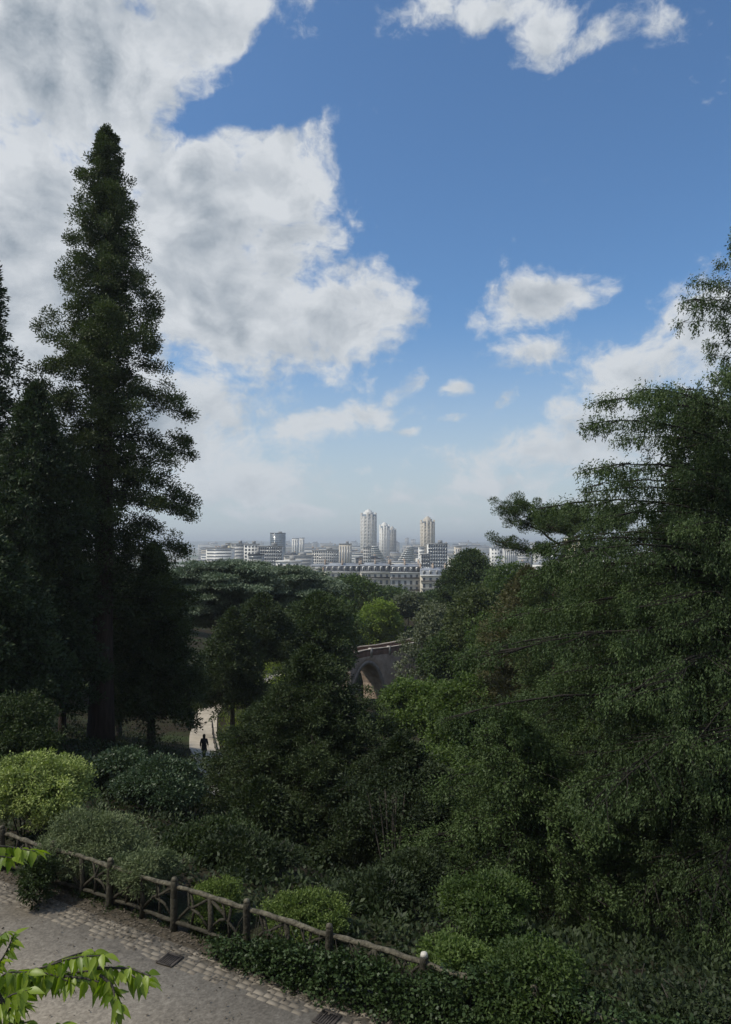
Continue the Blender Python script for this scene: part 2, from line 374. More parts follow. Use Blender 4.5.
    if inner:
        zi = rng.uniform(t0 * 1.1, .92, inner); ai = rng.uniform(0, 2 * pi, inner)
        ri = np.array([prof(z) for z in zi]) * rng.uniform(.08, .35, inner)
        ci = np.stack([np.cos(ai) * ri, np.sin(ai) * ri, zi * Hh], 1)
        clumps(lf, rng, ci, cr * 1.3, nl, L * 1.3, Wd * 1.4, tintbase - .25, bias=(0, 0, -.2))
    tr = tb.build('trunk', M[bark], root, smooth=True)
    if br.n: br.build('branches', M['bark_dark'], root)
    cw = lf.build(crown_name, M[leaf], root)
    return cw

def broadleaf(root, rng, Hh, Rr, base=.25, nlobe=9, ncl=260, nleaf=26, L=.16, Wd=.1, cr=.42, leaf='midgreen', bark='bark', flat=1.0,
              rt=.22, sx=1.0, droop=0.0, tint=.45, stems=1, lobes=None, lobr=.5, trunk=True):
    tb, br, lf = Buf(), Buf(), Buf()
    zc = Hh * (1 + base) / 2; hz = Hh * (1 - base) / 2
    o = unit(rng.randn(nlobe, 3)); o[:, 2] = np.abs(o[:, 2]) * 1.1 - .35
    rad = rng.uniform(.45, .72, nlobe)
    LC = np.stack([o[:, 0] * Rr * sx * rad, o[:, 1] * Rr * rad, zc + o[:, 2] * hz * rad * 1.15], 1)
    LC[0] = (0, 0, zc + hz * .45)
    lr = rng.uniform(.8, 1.15, nlobe) * lobr
    tl = tint + rng.uniform(-.16, .16, nlobe)
    if stems == 1:
        tp = trunk_pts(rng, zc, wob=.02, n=9)
        tb.tube(tp, np.linspace(rt * 1.25, rt * .5, 9), 8, rough=.06, rng=rng)
    else:
        for k in range(stems):
            a = rng.uniform(0, 2 * pi); e = np.array([cos(a) * Rr * .5, sin(a) * Rr * .5, zc * rng.uniform(.8, 1.2)])
            s = np.linspace(0, 1, 7)[:, None]
            b0 = np.array([cos(a) * .25, sin(a) * .25, -.6])
            tb.tube(b0 * (1 - s) + e * s + np.array([cos(a), sin(a), 0]) * (-.25 * Rr * s * (1 - s)), np.linspace(rt * .7, rt * .25, 7), 6)
    for j in range(nlobe):
        p0 = np.array([0, 0, zc * rng.uniform(.45, .9)]); s = np.linspace(0, 1, 6)[:, None]
        pts = p0 * (1 - s) + LC[j] * s + np.array([0, 0, 1.0]) * (.12 * Hh * s * (1 - s)) + rng.randn(6, 3) * .03 * Rr * s * (1 - s) * 4
        br.tube(pts, np.linspace(rt * .42, rt * .08, 6), 5)
        for q in range(5):
            e = LC[j] + unit(rng.randn(1, 3))[0] * lr[j] * Rr * .85
            m = (LC[j] + e) / 2 + rng.randn(3) * .08 * Rr
            br.tube([pts[4], m, e], [rt * .12, rt * .08, .01], 3)
    n1 = ncl * 3
    jj = rng.randint(0, nlobe, n1); u = unit(rng.randn(n1, 3)); u[:, 2] = u[:, 2] * .9 + .18; u = unit(u)
    tail = 1 + .17 * np.clip(rng.randn(n1, 1), 0, 3) ** 1.5 * (rng.uniform(0, 1, (n1, 1)) < .45)
    sc = np.array([Rr * sx, Rr, hz])
    P = LC[jj] + u * (lr[jj][:, None] * sc) * rng.uniform(.76, 1.06, (n1, 1)) * tail
    keep = np.ones(n1, bool)
    for j in range(nlobe):
        q = np.linalg.norm((P - LC[j]) / (lr[j] * sc), axis=1); keep &= q > .72
    P = P[keep][:ncl]; jj = jj[keep][:ncl]; u = u[keep][:ncl]
    P[:, 2] = np.maximum(P[:, 2], .05)
    if droop: P[:, 2] -= droop * rng.uniform(0, 1, len(P)) * np.linalg.norm(P[:, :2], axis=1)
    tt = tl[jj] + rng.uniform(-.16, .16, len(P))
    clumps(lf, rng, P, cr * rng.uniform(.6, 1.3, len(P)), nleaf, L, Wd, tt, flat=.75 * flat, bias=(0, 0, .1 - droop * 2), out=.7, rnd=.7, cdir=u, cdw=.4, up=1.2)
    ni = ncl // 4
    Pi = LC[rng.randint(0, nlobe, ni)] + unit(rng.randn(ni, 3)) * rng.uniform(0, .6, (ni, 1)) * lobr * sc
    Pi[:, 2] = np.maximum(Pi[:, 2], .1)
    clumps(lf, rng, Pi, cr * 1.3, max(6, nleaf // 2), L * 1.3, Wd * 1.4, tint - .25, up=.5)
    if trunk:
        tb.build('trunk' if stems == 1 else 'stems', M[bark], root, smooth=True)
        br.build('branches', M[bark], root)
    return lf.build('crown', M[leaf], root)

def spot(px, d):
    """world x,y on the sight line of column px at forward distance d, with ground height"""
    x = (px - W / 2) / FPX * d / (cos(PITCH)) ; return x, d, T(x, d)
def ztop(py, d): return at(365, py, d)[2]

# ------------------------------------------------------------------ ground
def build_ground():
    u = np.linspace(-1, 1, 241); xs = 55 * u + 0.0; k = np.abs(u) ** 7
    xs = 60 * u + np.sign(u) * k * 12000
    v = np.linspace(0, 1, 300); ys = -25 + 215 * v + v ** 9 * 12500
    X, Y = np.meshgrid(xs, ys); Z = terrain(X, Y)
    s = (X - FO[0]) * FN[0] + (Y - FO[1]) * FN[1]
    Z = np.where((s > -8.2) & (s < .3), Z - .08, Z)
    n, m = Y.shape
    i = np.arange(n - 1)[:, None] * m; j = np.arange(m - 1)[None]
    F = np.stack([i + j, i + j + 1, i + m + j + 1, i + m + j], -1).reshape(-1, 4)
    b = Buf(); b.add(np.stack([X, Y, Z], -1).reshape(-1, 3), F)
    o = b.build('ground', M['ground'], smooth=True); o['kind'] = 'structure'
build_ground()
RA = atan2(FD[1], FD[0])
def FW(u, s, z=0.0):
    return np.array([FO[0] + FD[0] * u + FN[0] * s, FO[1] + FD[1] * u + FN[1] * s, z])
def strip(name, u0, u1, s0, s1, z, m, th=.3):
    b = Buf(); b.box(((u0 + u1) / 2, (s0 + s1) / 2, z - th / 2), (u1 - u0, s1 - s0, th))
    o = b.build(name, m); o.location = (FO[0], FO[1], 0); o.rotation_euler = (0, 0, RA); o['kind'] = 'structure'; return o
strip('road', -40, 30, -7.4, -.38, 0.02, M['road'])
def gutter():
    rng = np.random.RandomState(8); b = Buf(); s = -.40
    row = 0
    while s > -1.02:
        wd = rng.uniform(.115, .15); u = -34 + rng.uniform(0, .2)
        while u < 22:
            l = rng.uniform(.17, .30)
            p = 1.0 if row < 4 else (.72 if row == 4 else .4)
            if rng.uniform() < p - .02:
                ln = l - .016; w2 = wd - .014; z = .019 + rng.uniform(.0, .006); c = (u + l / 2, s - wd / 2 + rng.uniform(-.004, .004))
                hx, hy = ln / 2, w2 / 2; V = []
                tl = rng.uniform(-.003, .003, 4)
                for k, (ax, ay) in enumerate(((-1, -1), (1, -1), (1, 1), (-1, 1))): V.append((c[0] + ax * hx, c[1] + ay * hy, .0))
                for k, (ax, ay) in enumerate(((-1, -1), (1, -1), (1, 1), (-1, 1))): V.append((c[0] + ax * (hx - .006), c[1] + ay * (hy - .006), z + tl[k]))
                b.add(V, [(4, 5, 6, 7), (0, 1, 5, 4), (1, 2, 6, 5), (2, 3, 7, 6), (3, 0, 4, 7)], rng.uniform(0, 1))
            u += l
        s -= wd; row += 1
    m, nt, out = mat('worn_setts')
    a = N(nt, 'ShaderNodeAttribute', attribute_name='tint'); tc = N(nt, 'ShaderNodeTexCoord')
    n = N(nt, 'ShaderNodeTexNoise', inp={'Scale': 1.3, 'Detail': 8, 'Roughness': .65}); nt.links.new(tc.outputs['Object'], n.inputs[0])
    mx = N(nt, 'ShaderNodeMix', data_type='RGBA'); nt.links.new(a.outputs['Fac'], mx.inputs[0]); mx.inputs[6].default_value = (.180, .156, .124, 1); mx.inputs[7].default_value = (.212, .186, .150, 1)
    mr = N(nt, 'ShaderNodeMapRange', inp={1: .3, 2: .7, 3: .62, 4: 1.3}); nt.links.new(n.outputs['Fac'], mr.inputs[0])
    sc = N(nt, 'ShaderNodeVectorMath', operation='SCALE'); nt.links.new(mx.outputs[2], sc.inputs[0]); nt.links.new(mr.outputs[0], sc.inputs['Scale'])
    p = N(nt, 'ShaderNodeBsdfPrincipled', inp={'Roughness': .85, 'Specular IOR Level': .15}); nt.links.new(sc.outputs[0], p.inputs['Base Color']); nt.links.new(p.outputs[0], out.inputs[0])
    o = b.build('stone_gutter', m); o.location = (FO[0], FO[1], 0); o.rotation_euler = (0, 0, RA); o['kind'] = 'structure'
gutter()
strip('verge', -40, 30, -.38, .35, 0.03, noise_mat('verge_soil', (.03, .026, .018), (.085, .068, .048), 5, bump=.6, bscale=30))

# grates in the road
def grate(px, py, label, rot):
    p = on_z(px, py, .034)
    r = empty('drain_grate', p, label, 'drain cover', 'drain covers in the road', RA + rot)
    b = Buf(); sz = .40
    for q in (-1, 1):
        b.box((q * (sz / 2 - .02), 0, .008), (.04, sz, .016)); b.box((0, q * (sz / 2 - .02), .0085), (sz - .08, .04, .016))
    b.build('frame', M['rust'], r)
    g = Buf()
    for k in range(7): g.box((-.15 + .05 * k, 0, .006), (.030, sz - .08, .012))
    g.build('grille', M['rust'], r)
    t = Buf(); t.box((0, 0, .001), (sz - .08, sz - .08, .002)); t.build('shade_sheet', M['iron'], r)  # thin dark sheet stands in for the shaded hollow below the bars
grate(170, 960, 'dark square drain cover in the road nearer the leafy branch', .1)
grate(327, 1019, 'dark drain cover at the bottom edge of the road near the ivy', 0)

# ------------------------------------------------------------------ fence
def build_fence():
    rng = np.random.RandomState(3)
    pts = [on_z(px, py, .98) for px, py in ((55, 848), (110, 866), (176, 886), (250, 906), (332, 935), (425, 962))]
    us = [float((p[:2] - FO) @ FD) for p in pts]
    root = empty('rustic_fence', FW(0, 0), 'rustic log style fence with branch shaped braces along the road edge, overgrown with ivy', 'fence', rz=RA)
    u0, u1 = us[0], us[-1]
    print('posts', us, [float((p[:2] - FO) @ FN) for p in pts])
    allp = []
    st = (u1 - u0) / 5
    U = [u0 + st * k for k in range(-5, 9)]
    U = [u for u in U if u < us[-1] + 6]
    # rails
    n = 120
    x = np.linspace(U[0], U[-1], n)
    b = Buf(); b.tube(np.stack([x, .02 * np.sin(x * 1.7), .96 + .012 * np.sin(x * 2.3) + .01 * rng.randn(n)], 1), .052 + .006 * rng.randn(n), 8)
    b.build('top_rail', M['fencetop'], root, smooth=True)
    b = Buf(); b.tube(np.stack([x, .03 * np.sin(x * 1.1), .22 + .012 * np.sin(x * 3.3) + .006 * rng.randn(n)], 1), .044 + .005 * rng.randn(n), 8)
    b.build('bottom_rail', M['fence'], root, smooth=True)
    for k, u in enumerate(U):
        b = Buf(); b.tube([(u, -.03, -.2), (u, -.03, .2), (u, -.03, .6), (u, -.03, 1.0), (u, -.03, 1.10)], [.10, .088, .080, .080, .075], 10, rough=.07, rng=rng)
        po = b.build('post', M['fence'], root, smooth=True)
        kn = Buf(); kn.tube([(u, -.03, 1.10), (u, -.03, 1.16), (u, -.03, 1.18)], [.074, .058, .015], 10)
        cm = M['cut'] if k == 10 else M['fencetop']
        ko = kn.build('post_cap', cm, po, smooth=True)
        if k == 10: ko['label'] = 'pale white cut top of a fence post'
        if k == len(U) - 1: continue
        for fr in (.25, .75):
            b = Buf(); mq = u + st * fr + rng.uniform(-.06, .06)
            b.tube([(mq, .02, .2), (mq + rng.uniform(-.08, .08), .03, .55), (mq + rng.uniform(-.1, .1), .02, .94)], [.034, .03, .028], 6, rough=.08, rng=rng)
            b.build('branch_picket', M['fence'], root, smooth=True)
        m = u + st / 2
        b = Buf(); b.tube([(m, 0, -.1), (m + .03, 0, .4), (m - .02, 0, .94)], [.07, .06, .055], 7, rough=.08, rng=rng)
        b.build('middle_post', M['fence'], root, smooth=True)
        for a, c in ((u + .1, m - .05), (m + .05, u + st - .1)):
            flip = rng.uniform() < .5
            z0, z1 = (.28, .9) if flip else (.9, .28)
            b = Buf(); mm = (a + c) / 2 + rng.uniform(-.1, .1)
            b.tube([(a, 0, z0), (mm - .08, .02, (z0 * .6 + z1 * .4) + .05), (mm + .1, .02, (z0 * .4 + z1 * .6)), (c, 0, z1)], [.038, .034, .03, .034], 6, rough=.08, rng=rng)
            e = (c, 0, z0 * .9 + .05) if flip else (a, 0, z1 + .08)
            b.tube([(mm, .02, (z0 + z1) / 2), ((mm + e[0]) / 2, .03, (z0 + z1) / 4 + e[2] / 2 + .05), e], [.036, .03, .028], 6)
            b.tube([(mm, .02, (z0 + z1) / 2), (mm + rng.uniform(-.12, .12), .0, .62), (mm + rng.uniform(-.2, .2), 0, .95)], [.03, .026, .022], 6)
            b.build('branch_brace', M['fence'], root, smooth=True)
build_fence()

# ------------------------------------------------------------------ path in the park
def drape(name, pts, wid, m, dz=.03, n=70, over=.9):
    pts = np.array(pts, float); t = np.linspace(0, 1, len(pts)); q = np.linspace(0, 1, n)
    # catmull-like smoothing
    x = np.interp(q, t, pts[:, 0]); y = np.interp(q, t, pts[:, 1]); w = np.interp(q, t, wid)
    for _ in range(6):
        x[1:-1] = (x[:-2] + x[1:-1] * 2 + x[2:]) / 4; y[1:-1] = (y[:-2] + y[1:-1] * 2 + y[2:]) / 4
    dx = np.gradient(x); dy = np.gradient(y); l = np.hypot(dx, dy); nx, ny = -dy / l, dx / l
    k = np.linspace(-.5, .5, 9)
    X = x[:, None] + nx[:, None] * w[:, None] * k; Y = y[:, None] + ny[:, None] * w[:, None] * k
    Z = np.maximum(terrain(X, Y), terrain(x, y)[:, None] - .2) + dz + .05
    V = np.stack([X, Y, Z], -1); V2 = V.copy(); V2[..., 2] -= .5
    b = Buf(); i = np.arange(n - 1)[:, None] * 9; j = np.arange(8)[None]
    F = np.stack([i + j, i + j + 1, i + 9 + j + 1, i + 9 + j], -1).reshape(-1, 4)
    b.add(V.reshape(-1, 3), F)
    # edges
    for c in (0, 8):
        Ve = np.stack([V[:, c], V2[:, c]], 1).reshape(-1, 3); ii = np.arange(n - 1) * 2
        b.add(Ve, np.stack([ii, ii + 1, ii + 3, ii + 2], 1))
    o = b.build(name, m); o['kind'] = 'structure'
    return x, y, Z[:, 4]
def pz(px, py, d0=60):
    """ground point under a pixel by marching the sight line"""
    r = ray(px, py); t = np.arange(20, 400, .25); P = CAM + r * t[:, None]
    k = np.nonzero(P[:, 2] <= terrain(P[:, 0], P[:, 1]) + .1)[0]
    return P[k[0]] if len(k) else CAM + r * 100
pp = [pz(*q) for q in ((224, 800), (221, 785), (212, 770), (205, 752), (203, 735), (206, 715), (216, 700), (230, 693))]
PERS = pz(204, 758)
print('path', [tuple(np.round(p, 1)) for p in pp], 'person', PERS)
drape('park_path', [p[:2] for p in pp] , [2.0, 2.0, 2.1, 2.4, 2.4, 2.2, 2.2, 2.2], M['path'])
p2 = [pz(*q) for q in ((256, 686), (266, 680), (276, 674), (290, 668), (310, 662))]
drape('far_path', [p[:2] for p in p2], [1.6] * 5, M['path'])
p3 = 0 and [pz(*q) for q in ((230, 862), (290, 862), (330, 868), (380, 872), (450, 880), (500, 880))]
p3 and drape('lower_path', [p[:2] for p in p3], [2.0] * 6, M['path'])

# low railing along the path
def path_rail():
    rng = np.random.RandomState(5)
    q = [pz(*a) for a in ((212, 728), (214, 745), (218, 760), (223, 776), (229, 792))]
    root = empty('low_railing', q[0], 'low dark railing along the right edge of the pale park path', 'railing')
    o = q[0]
    P = [p - o for p in q]
    b = Buf(); b.tube([p + np.array([0, 0, .75]) for p in P], .05, 6); b.build('rail', M['iron'], root)
    tt = np.linspace(0, 1, 14)
    for t in tt:
        x = np.interp(t, np.linspace(0, 1, 5), [p[0] for p in P]); y = np.interp(t, np.linspace(0, 1, 5), [p[1] for p in P])
        zz = T(x + o[0], y + o[1]) - o[2]
        b = Buf(); b.tube([(x, y, zz - .2), (x, y, zz + .78)], .045, 6); b.build('post', M['iron'], root)
path_rail()

# ------------------------------------------------------------------ people
def person(loc, rz, label, top, legm, hairlong=True, stride=.5):
    root = empty('person', loc, label, 'person', rz=rz)
    V = []; E = []; Rd = []
    def v(p, r, par=None):
        V.append(p); Rd.append(r)
        if par is not None: E.append((par, len(V) - 1))
        return len(V) - 1
    pel = v((0, 0, .95), .125)
    ch = v((0, .01, 1.15), .115, pel); st = v((0, .01, 1.34), .13, ch); nk = v((0, .01, 1.47), .055, st)
    hd = v((0, -.005, 1.55), .07, nk); h2 = v((0, -.01, 1.63), .088, hd); v((0, 0, 1.70), .06, h2)
    v((0, -.10, 1.61), .014, h2)
    for s in (-1, 1):
        hp = v((s * .095, 0, .90), .095, pel); kn = v((s * .10, -s * stride * .45, .50), .06, hp)
        an = v((s * .10, -s * stride * .55 + .06, .10), .038, kn); v((s * .11, -s * stride * .55 - .12, .035), .032, an)
        sh = v((s * .175, .01, 1.40), .055, st); el = v((s * .235, .03 + s * .06, 1.13), .042, sh); wr = v((s * .25, -.04 + s * .12, .90), .028, el)
        pm = v((s * .255, -.05 + s * .12, .83), .032, wr)
        for k in range(4):
            f1 = v((s * .255, -.085 + s * .12 + .023 * k, .785 - .004 * (k % 3)), .0095, pm); v((s * .245, -.08 + s * .12 + .023 * k, .745 + .006 * abs(k - 1)), .008, f1)
        th = v((s * .235, -.10 + s * .12, .83), .010, pm); v((s * .23, -.115 + s * .12, .80), .009, th)
    me = bpy.data.meshes.new('body'); me.from_pydata(V, E, []); me.update()
    o = bpy.data.objects.new('body', me); link(o, root)
    sk = o.modifiers.new('skin', 'SKIN')
    for i, r in enumerate(Rd): me.skin_vertices[0].data[i].radius = (r, r)
    me.skin_vertices[0].data[0].use_root = True
    ss = o.modifiers.new('sub', 'SUBSURF'); ss.levels = 1; ss.render_levels = 1
    me.materials.append(M['skin'])
    b = Buf(); z = np.array([.60, .72, .9, 1.1, 1.3, 1.40, 1.455]); r = [.215, .20, .185, .175, .19, .17, .07]
    b.tube(np.stack([0 * z, 0 * z + .01, z], 1), r, 12); c = b.build('coat', top, root, smooth=True)
    sl = Buf()
    for s in (-1, 1): sl.tube([(s * .16, .01, 1.41), (s * .235, .03 + s * .06, 1.13), (s * .25, -.035 + s * .12, .91)], [.075, .062, .048], 8)
    sl.build('sleeves', top, root, smooth=True)
    tr = Buf()
    for s in (-1, 1): tr.tube([(s * .09, 0, .92), (s * .10, -s * stride * .45, .50), (s * .10, -s * stride * .55 + .06, .09)], [.12, .082, .062], 8)
    tr.build('trousers', legm, root, smooth=True)
    for s in (-1, 1):
        sh = Buf(); sh.tube([(s * .105, -s * stride * .55 + .09, .05), (s * .11, -s * stride * .55 - .04, .05), (s * .115, -s * stride * .55 - .16, .035)], [.045, .052, .035], 8)
        sh.build('shoe', M['iron'], root, smooth=True)
    hb = Buf(); hb.tube([(0, .03, 1.42 if hairlong else 1.52), (0, .04, 1.55), (0, .02, 1.66), (0, .01, 1.735), (0, .01, 1.755)], [.09, .105, .112, .075, .02], 10)
    hb.build('hair', M['hair'], root, smooth=True)
    return root
pth = T(PERS[0], PERS[1])
person((PERS[0], PERS[1], pth + .07), pi, 'person in dark clothes walking alone on the pale park path', M['cloth'], M['cloth'])

# ------------------------------------------------------------------ bridge
def build_bridge():
    d = 128.0
    A = at(357, 649, d - 4); Bp = at(397, 641, d + 5)      # parapet top, near side
    o = A.copy()
    v = Bp - A; Lv = float(np.hypot(v[0], v[1])); rz = atan2(v[1], v[0])
    root = empty('stone_bridge', (o[0], o[1], o[2] - 1.85), 'old stone arch bridge with reddish brick parapet half hidden by trees', 'bridge', rz=rz)
    Ln = Lv + 14.0; wid = 4.0
    # elevation polygon with an arch, extruded: columns
    def cambr(x): return .28 * np.exp(-((np.asarray(x, float) - 3) / 5) ** 2)
    xs = np.linspace(-2.6, Ln, 64); cx, rad, spring = 2.9, 4.2, -7.7
    b = Buf()
    top = cambr(xs)
    bot = np.full_like(xs, -16.0)
    m = np.abs(xs - cx) < rad
    bot[m] = spring + np.sqrt(np.maximum(rad ** 2 - (xs[m] - cx) ** 2, 0)) * 1.58
    for i in range(len(xs) - 1):
        x0, x1 = xs[i], xs[i + 1]
        P = [(x0, 0, bot[i]), (x1, 0, bot[i + 1]), (x1, 0, top[i + 1]), (x0, 0, top[i]), (x0, wid, bot[i]), (x1, wid, bot[i + 1]), (x1, wid, top[i + 1]), (x0, wid, top[i])]
        b.add(P, [(0, 1, 2, 3), (5, 4, 7, 6), (3, 2, 6, 7), (1, 0, 4, 5)])
    b.build('arch_body', M['stone'], root)
    # voussoir ring
    r = Buf(); a = np.linspace(0, pi, 30)
    for k in range(29):
        q = []
        for y in (-.12, .1):
            for aa, rr in ((a[k], rad), (a[k + 1], rad), (a[k + 1], rad + .7), (a[k], rad + .7)):
                q.append((cx + cos(aa) * rr, y, spring + sin(aa) * rr * (1.58 if rr == rad else 1.48)))
        r.add(q, [(0, 1, 2, 3), (7, 6, 5, 4), (3, 2, 6, 7), (1, 0, 4, 5)], k % 2)
    r.build('arch_ring', noise_mat('arch_ring_stone', (.22, .19, .17), (.36, .32, .29), 1.2, bump=.3), root)
    for y, nm in ((.02, 'near'), (wid - .4, 'far')):
        p = Buf(); n = 24; xx = np.linspace(-2.4, Ln, n)
        for i in range(n - 1):
            z0, z1 = cambr(xx[i]), cambr(xx[i + 1])
            P = [(xx[i], y, z0), (xx[i + 1], y, z1), (xx[i + 1], y, z1 + 1.0), (xx[i], y, z0 + 1.0)]
            P += [(a_, b_ + .35, c_) for a_, b_, c_ in P]
            p.add(P, [(0, 1, 2, 3), (5, 4, 7, 6), (3, 2, 6, 7)])
        p.build('parapet', M['brick'], root)
        c = Buf()
        for i in range(n - 1):
            z0, z1 = cambr(xx[i]) + 1.003, cambr(xx[i + 1]) + 1.003
            P = [(xx[i], y - .08, z0), (xx[i + 1], y - .08, z1), (xx[i + 1], y - .08, z1 + .17), (xx[i], y - .08, z0 + .17)]
            P += [(a_, b_ + .5, c_) for a_, b_, c_ in P]
            c.add(P, [(0, 1, 2, 3), (5, 4, 7, 6), (3, 2, 6, 7), (1, 0, 4, 5)])
        c.build('coping', noise_mat('coping_stone', (.30, .26, .22), (.44, .39, .34), 1, bump=.2), root)
    st = Buf(); st.tube([(0, .5, 0), (0, 0, 0)], .01, 4)
    for x in (-2.5, 3.9, 9.2):
        g = Buf(); g.box((x, .18, cambr(x) + .55), (.5, .56, 1.5)); g.build('parapet_pier', noise_mat('pier_stone', (.34, .31, .28), (.48, .44, .40), 1, bump=.2), root)
    p = root.matrix_basis
    w = np.array([o[0] + cos(rz) * (-.2) - sin(rz) * 2.2, o[1] + sin(rz) * (-.2) + cos(rz) * 2.2, o[2] - 1.85])
    person(w, 0.4, 'distant person in rust red top standing on the stone bridge', M['redcloth'], M['cloth'], False, .1)
build_bridge()

# ------------------------------------------------------------------ near leafy branches (tree rooted below the viewpoint)
def near_tree():
    rng = np.random.RandomState(11)
    base = np.array([-4.4, 3.2, T(-4.4, 3.2)])
    root = empty('young_broadleaf_tree', base, 'fresh green pointed leaves on arching twigs hanging into the lower left corner', 'tree')
    def ov(p): return np.array(p) - base
    tb = Buf(); tp = [ov((-4.4, 3.2, base[2] - .3)), ov((-4.3, 3.1, base[2] + 1.5)), ov((-4.0, 3.0, base[2] + 3.5)), ov((-3.7, 2.9, 7.0)), ov((-3.5, 2.8, 8.3)), ov((-3.6, 2.6, 9.8))]
    tb.tube(tp, [.12, .10, .08, .06, .045, .02], 8, rough=.04, rng=rng); tb.build('trunk', M['bark'], root, smooth=True)
    lf = Buf(); tw = Buf()
    def leaf(p, d, L, wd, t, roll):
        L = L * .74; wd = wd * .74
        d = d / np.linalg.norm(d); up = np.array([0, 0, 1.0]) + rng.randn(3) * roll
        s = np.cross(d, up); s /= np.linalg.norm(s) + 1e-9; nn = np.cross(s, d)
        u = np.array([0, .12, .3, .52, .75, .92, 1.0]); w = np.array([.04, .62, 1.0, .86, .48, .16, .01]) * wd / 2
        curl = -.22 * L * u ** 2
        fold = .28
        Vv = []
        for k in range(7):
            c = p + d * L * u[k] + nn * curl[k]
            Vv += [c - s * w[k] + nn * w[k] * fold, c, c + s * w[k] + nn * w[k] * fold]
        F = []
        for k in range(6):
            F += [(3 * k, 3 * k + 1, 3 * k + 4, 3 * k + 3), (3 * k + 1, 3 * k + 2, 3 * k + 5, 3 * k + 4)]
        lf.add(Vv, F, t)
    def twig(pix, d0, d1, n_, L=.085, sag=.02, r=.006, start=True, dens=1.0):
        n = int(n_ * 2.4)
        pts = [ov(at(px, py, d0 + (d1 - d0) * i / (len(pix) - 1))) for i, (px, py) in enumerate(pix)]
        pts = np.array(pts); t = np.linspace(0, 1, len(pts)); q = np.linspace(0, 1, 24)
        P = np.stack([np.interp(q, t, pts[:, i]) for i in range(3)], 1)
        for _ in range(3): P[1:-1] = (P[:-2] + 2 * P[1:-1] + P[2:]) / 4
        tw.tube(P, np.linspace(r, .0018, 24), 5)
        dirv = P[-1] - P[0]; dirv /= np.linalg.norm(dirv)
        for i in range(n):
            a = (i + .5) / n; p = np.array([np.interp(a, q, P[:, k]) for k in range(3)])
            side = 1 if i % 2 else -1
            sd = np.cross(dirv, (0, 0, 1)); sd /= np.linalg.norm(sd) + 1e-9
            d = dirv * rng.uniform(.2, .8) + sd * side * rng.uniform(.3, .9) + np.array([0, 0, rng.uniform(-1.15, -.15)])
            leaf(p + rng.randn(3) * .004, d, L * rng.uniform(.7, 1.2), L * .42 * rng.uniform(.8, 1.15), .5 + rng.uniform(-.4, .4), .5)
        leaf(P[-1], dirv + np.array([0, 0, -.4]), L, L * .42, .7, .3)
        return P
    # main sprays
    ST = ov(at(-90, 1015, 2.9))
    twig([(-90, 1015), (-20, 1000), (30, 985), (80, 970), (120, 972), (148, 982)], 2.9, 2.6, 34)
    twig([(-60, 1005), (0, 985), (40, 968), (75, 957), (105, 955)], 2.8, 2.55, 26)
    twig([(20, 985), (50, 975), (85, 978), (110, 985), (118, 1005)], 2.7, 2.5, 20)
    twig([(30, 980), (55, 962), (80, 953), (95, 952)], 2.7, 2.8, 14)
    twig([(90, 968), (112, 968), (130, 968), (150, 976)], 2.6, 2.5, 12, L=.07)
    twig([(100, 975), (112, 985), (116, 1000), (117, 1012)], 2.55, 2.5, 9, L=.07)
    twig([(-40, 1000), (-10, 975), (5, 955), (14, 935)], 2.8, 2.9, 16, L=.075)
    twig([(-40, 1010), (-12, 990), (6, 972), (30, 972)], 2.7, 2.6, 18)
    twig([(-50, 1040), (-20, 1020), (5, 1010), (22, 1006)], 2.6, 2.5, 16)
    twig([(-50, 1050), (-15, 1035), (5, 1025), (26, 1022)], 2.6, 2.5, 14)
    twig([(-60, 1000), (-20, 988), (15, 975), (45, 972), (70, 982)], 2.75, 2.6, 20)
    twig([(-60, 960), (-25, 950), (-5, 940), (6, 932)], 2.9, 2.9, 12, L=.075)
    twig([(-50, 1030), (-15, 1015), (10, 995), (28, 990)], 2.6, 2.5, 14)
    twig([(30, 1050), (45, 1034), (60, 1026)], 2.5, 2.5, 7)
    twig([(-50, 850), (-20, 846), (5, 846), (22, 849), (36, 851)], 3.0, 2.9, 17, L=.08)
    twig([(-50, 870), (-20, 858), (0, 856), (12, 858)], 3.0, 2.9, 9, L=.08)
    # limbs out of frame joining the sprays to the trunk
    lb = Buf()
    for a, k in ((at(-90, 1015, 2.9), 3), (at(-60, 1005, 2.8), 3), (at(-50, 1045, 2.6), 3), (at(-50, 855, 3.0), 4), (at(-50, 870, 3.0), 4), (at(30, 1050, 2.5), 2)):
        e = ov(a); s0 = tp[k]; md = (e + s0) / 2 + np.array([0, 0, .18])
        lb.tube([s0, (s0 * .6 + md * .4) + np.array([0, 0, .08]), md, (e + md) / 2 + np.array([0, 0, .05]), e], [.03, .022, .016, .010, .006], 6)
    lb.build('branches', M['bark'], root, smooth=True)
    tw.build('twigs', M['bark'], root)
    lf.build('leaves', M['near'], root)
near_tree()
# ------------------------------------------------------------------ TREES
def prof_tab(ts, rs): return lambda t: float(np.interp(t, ts, rs))

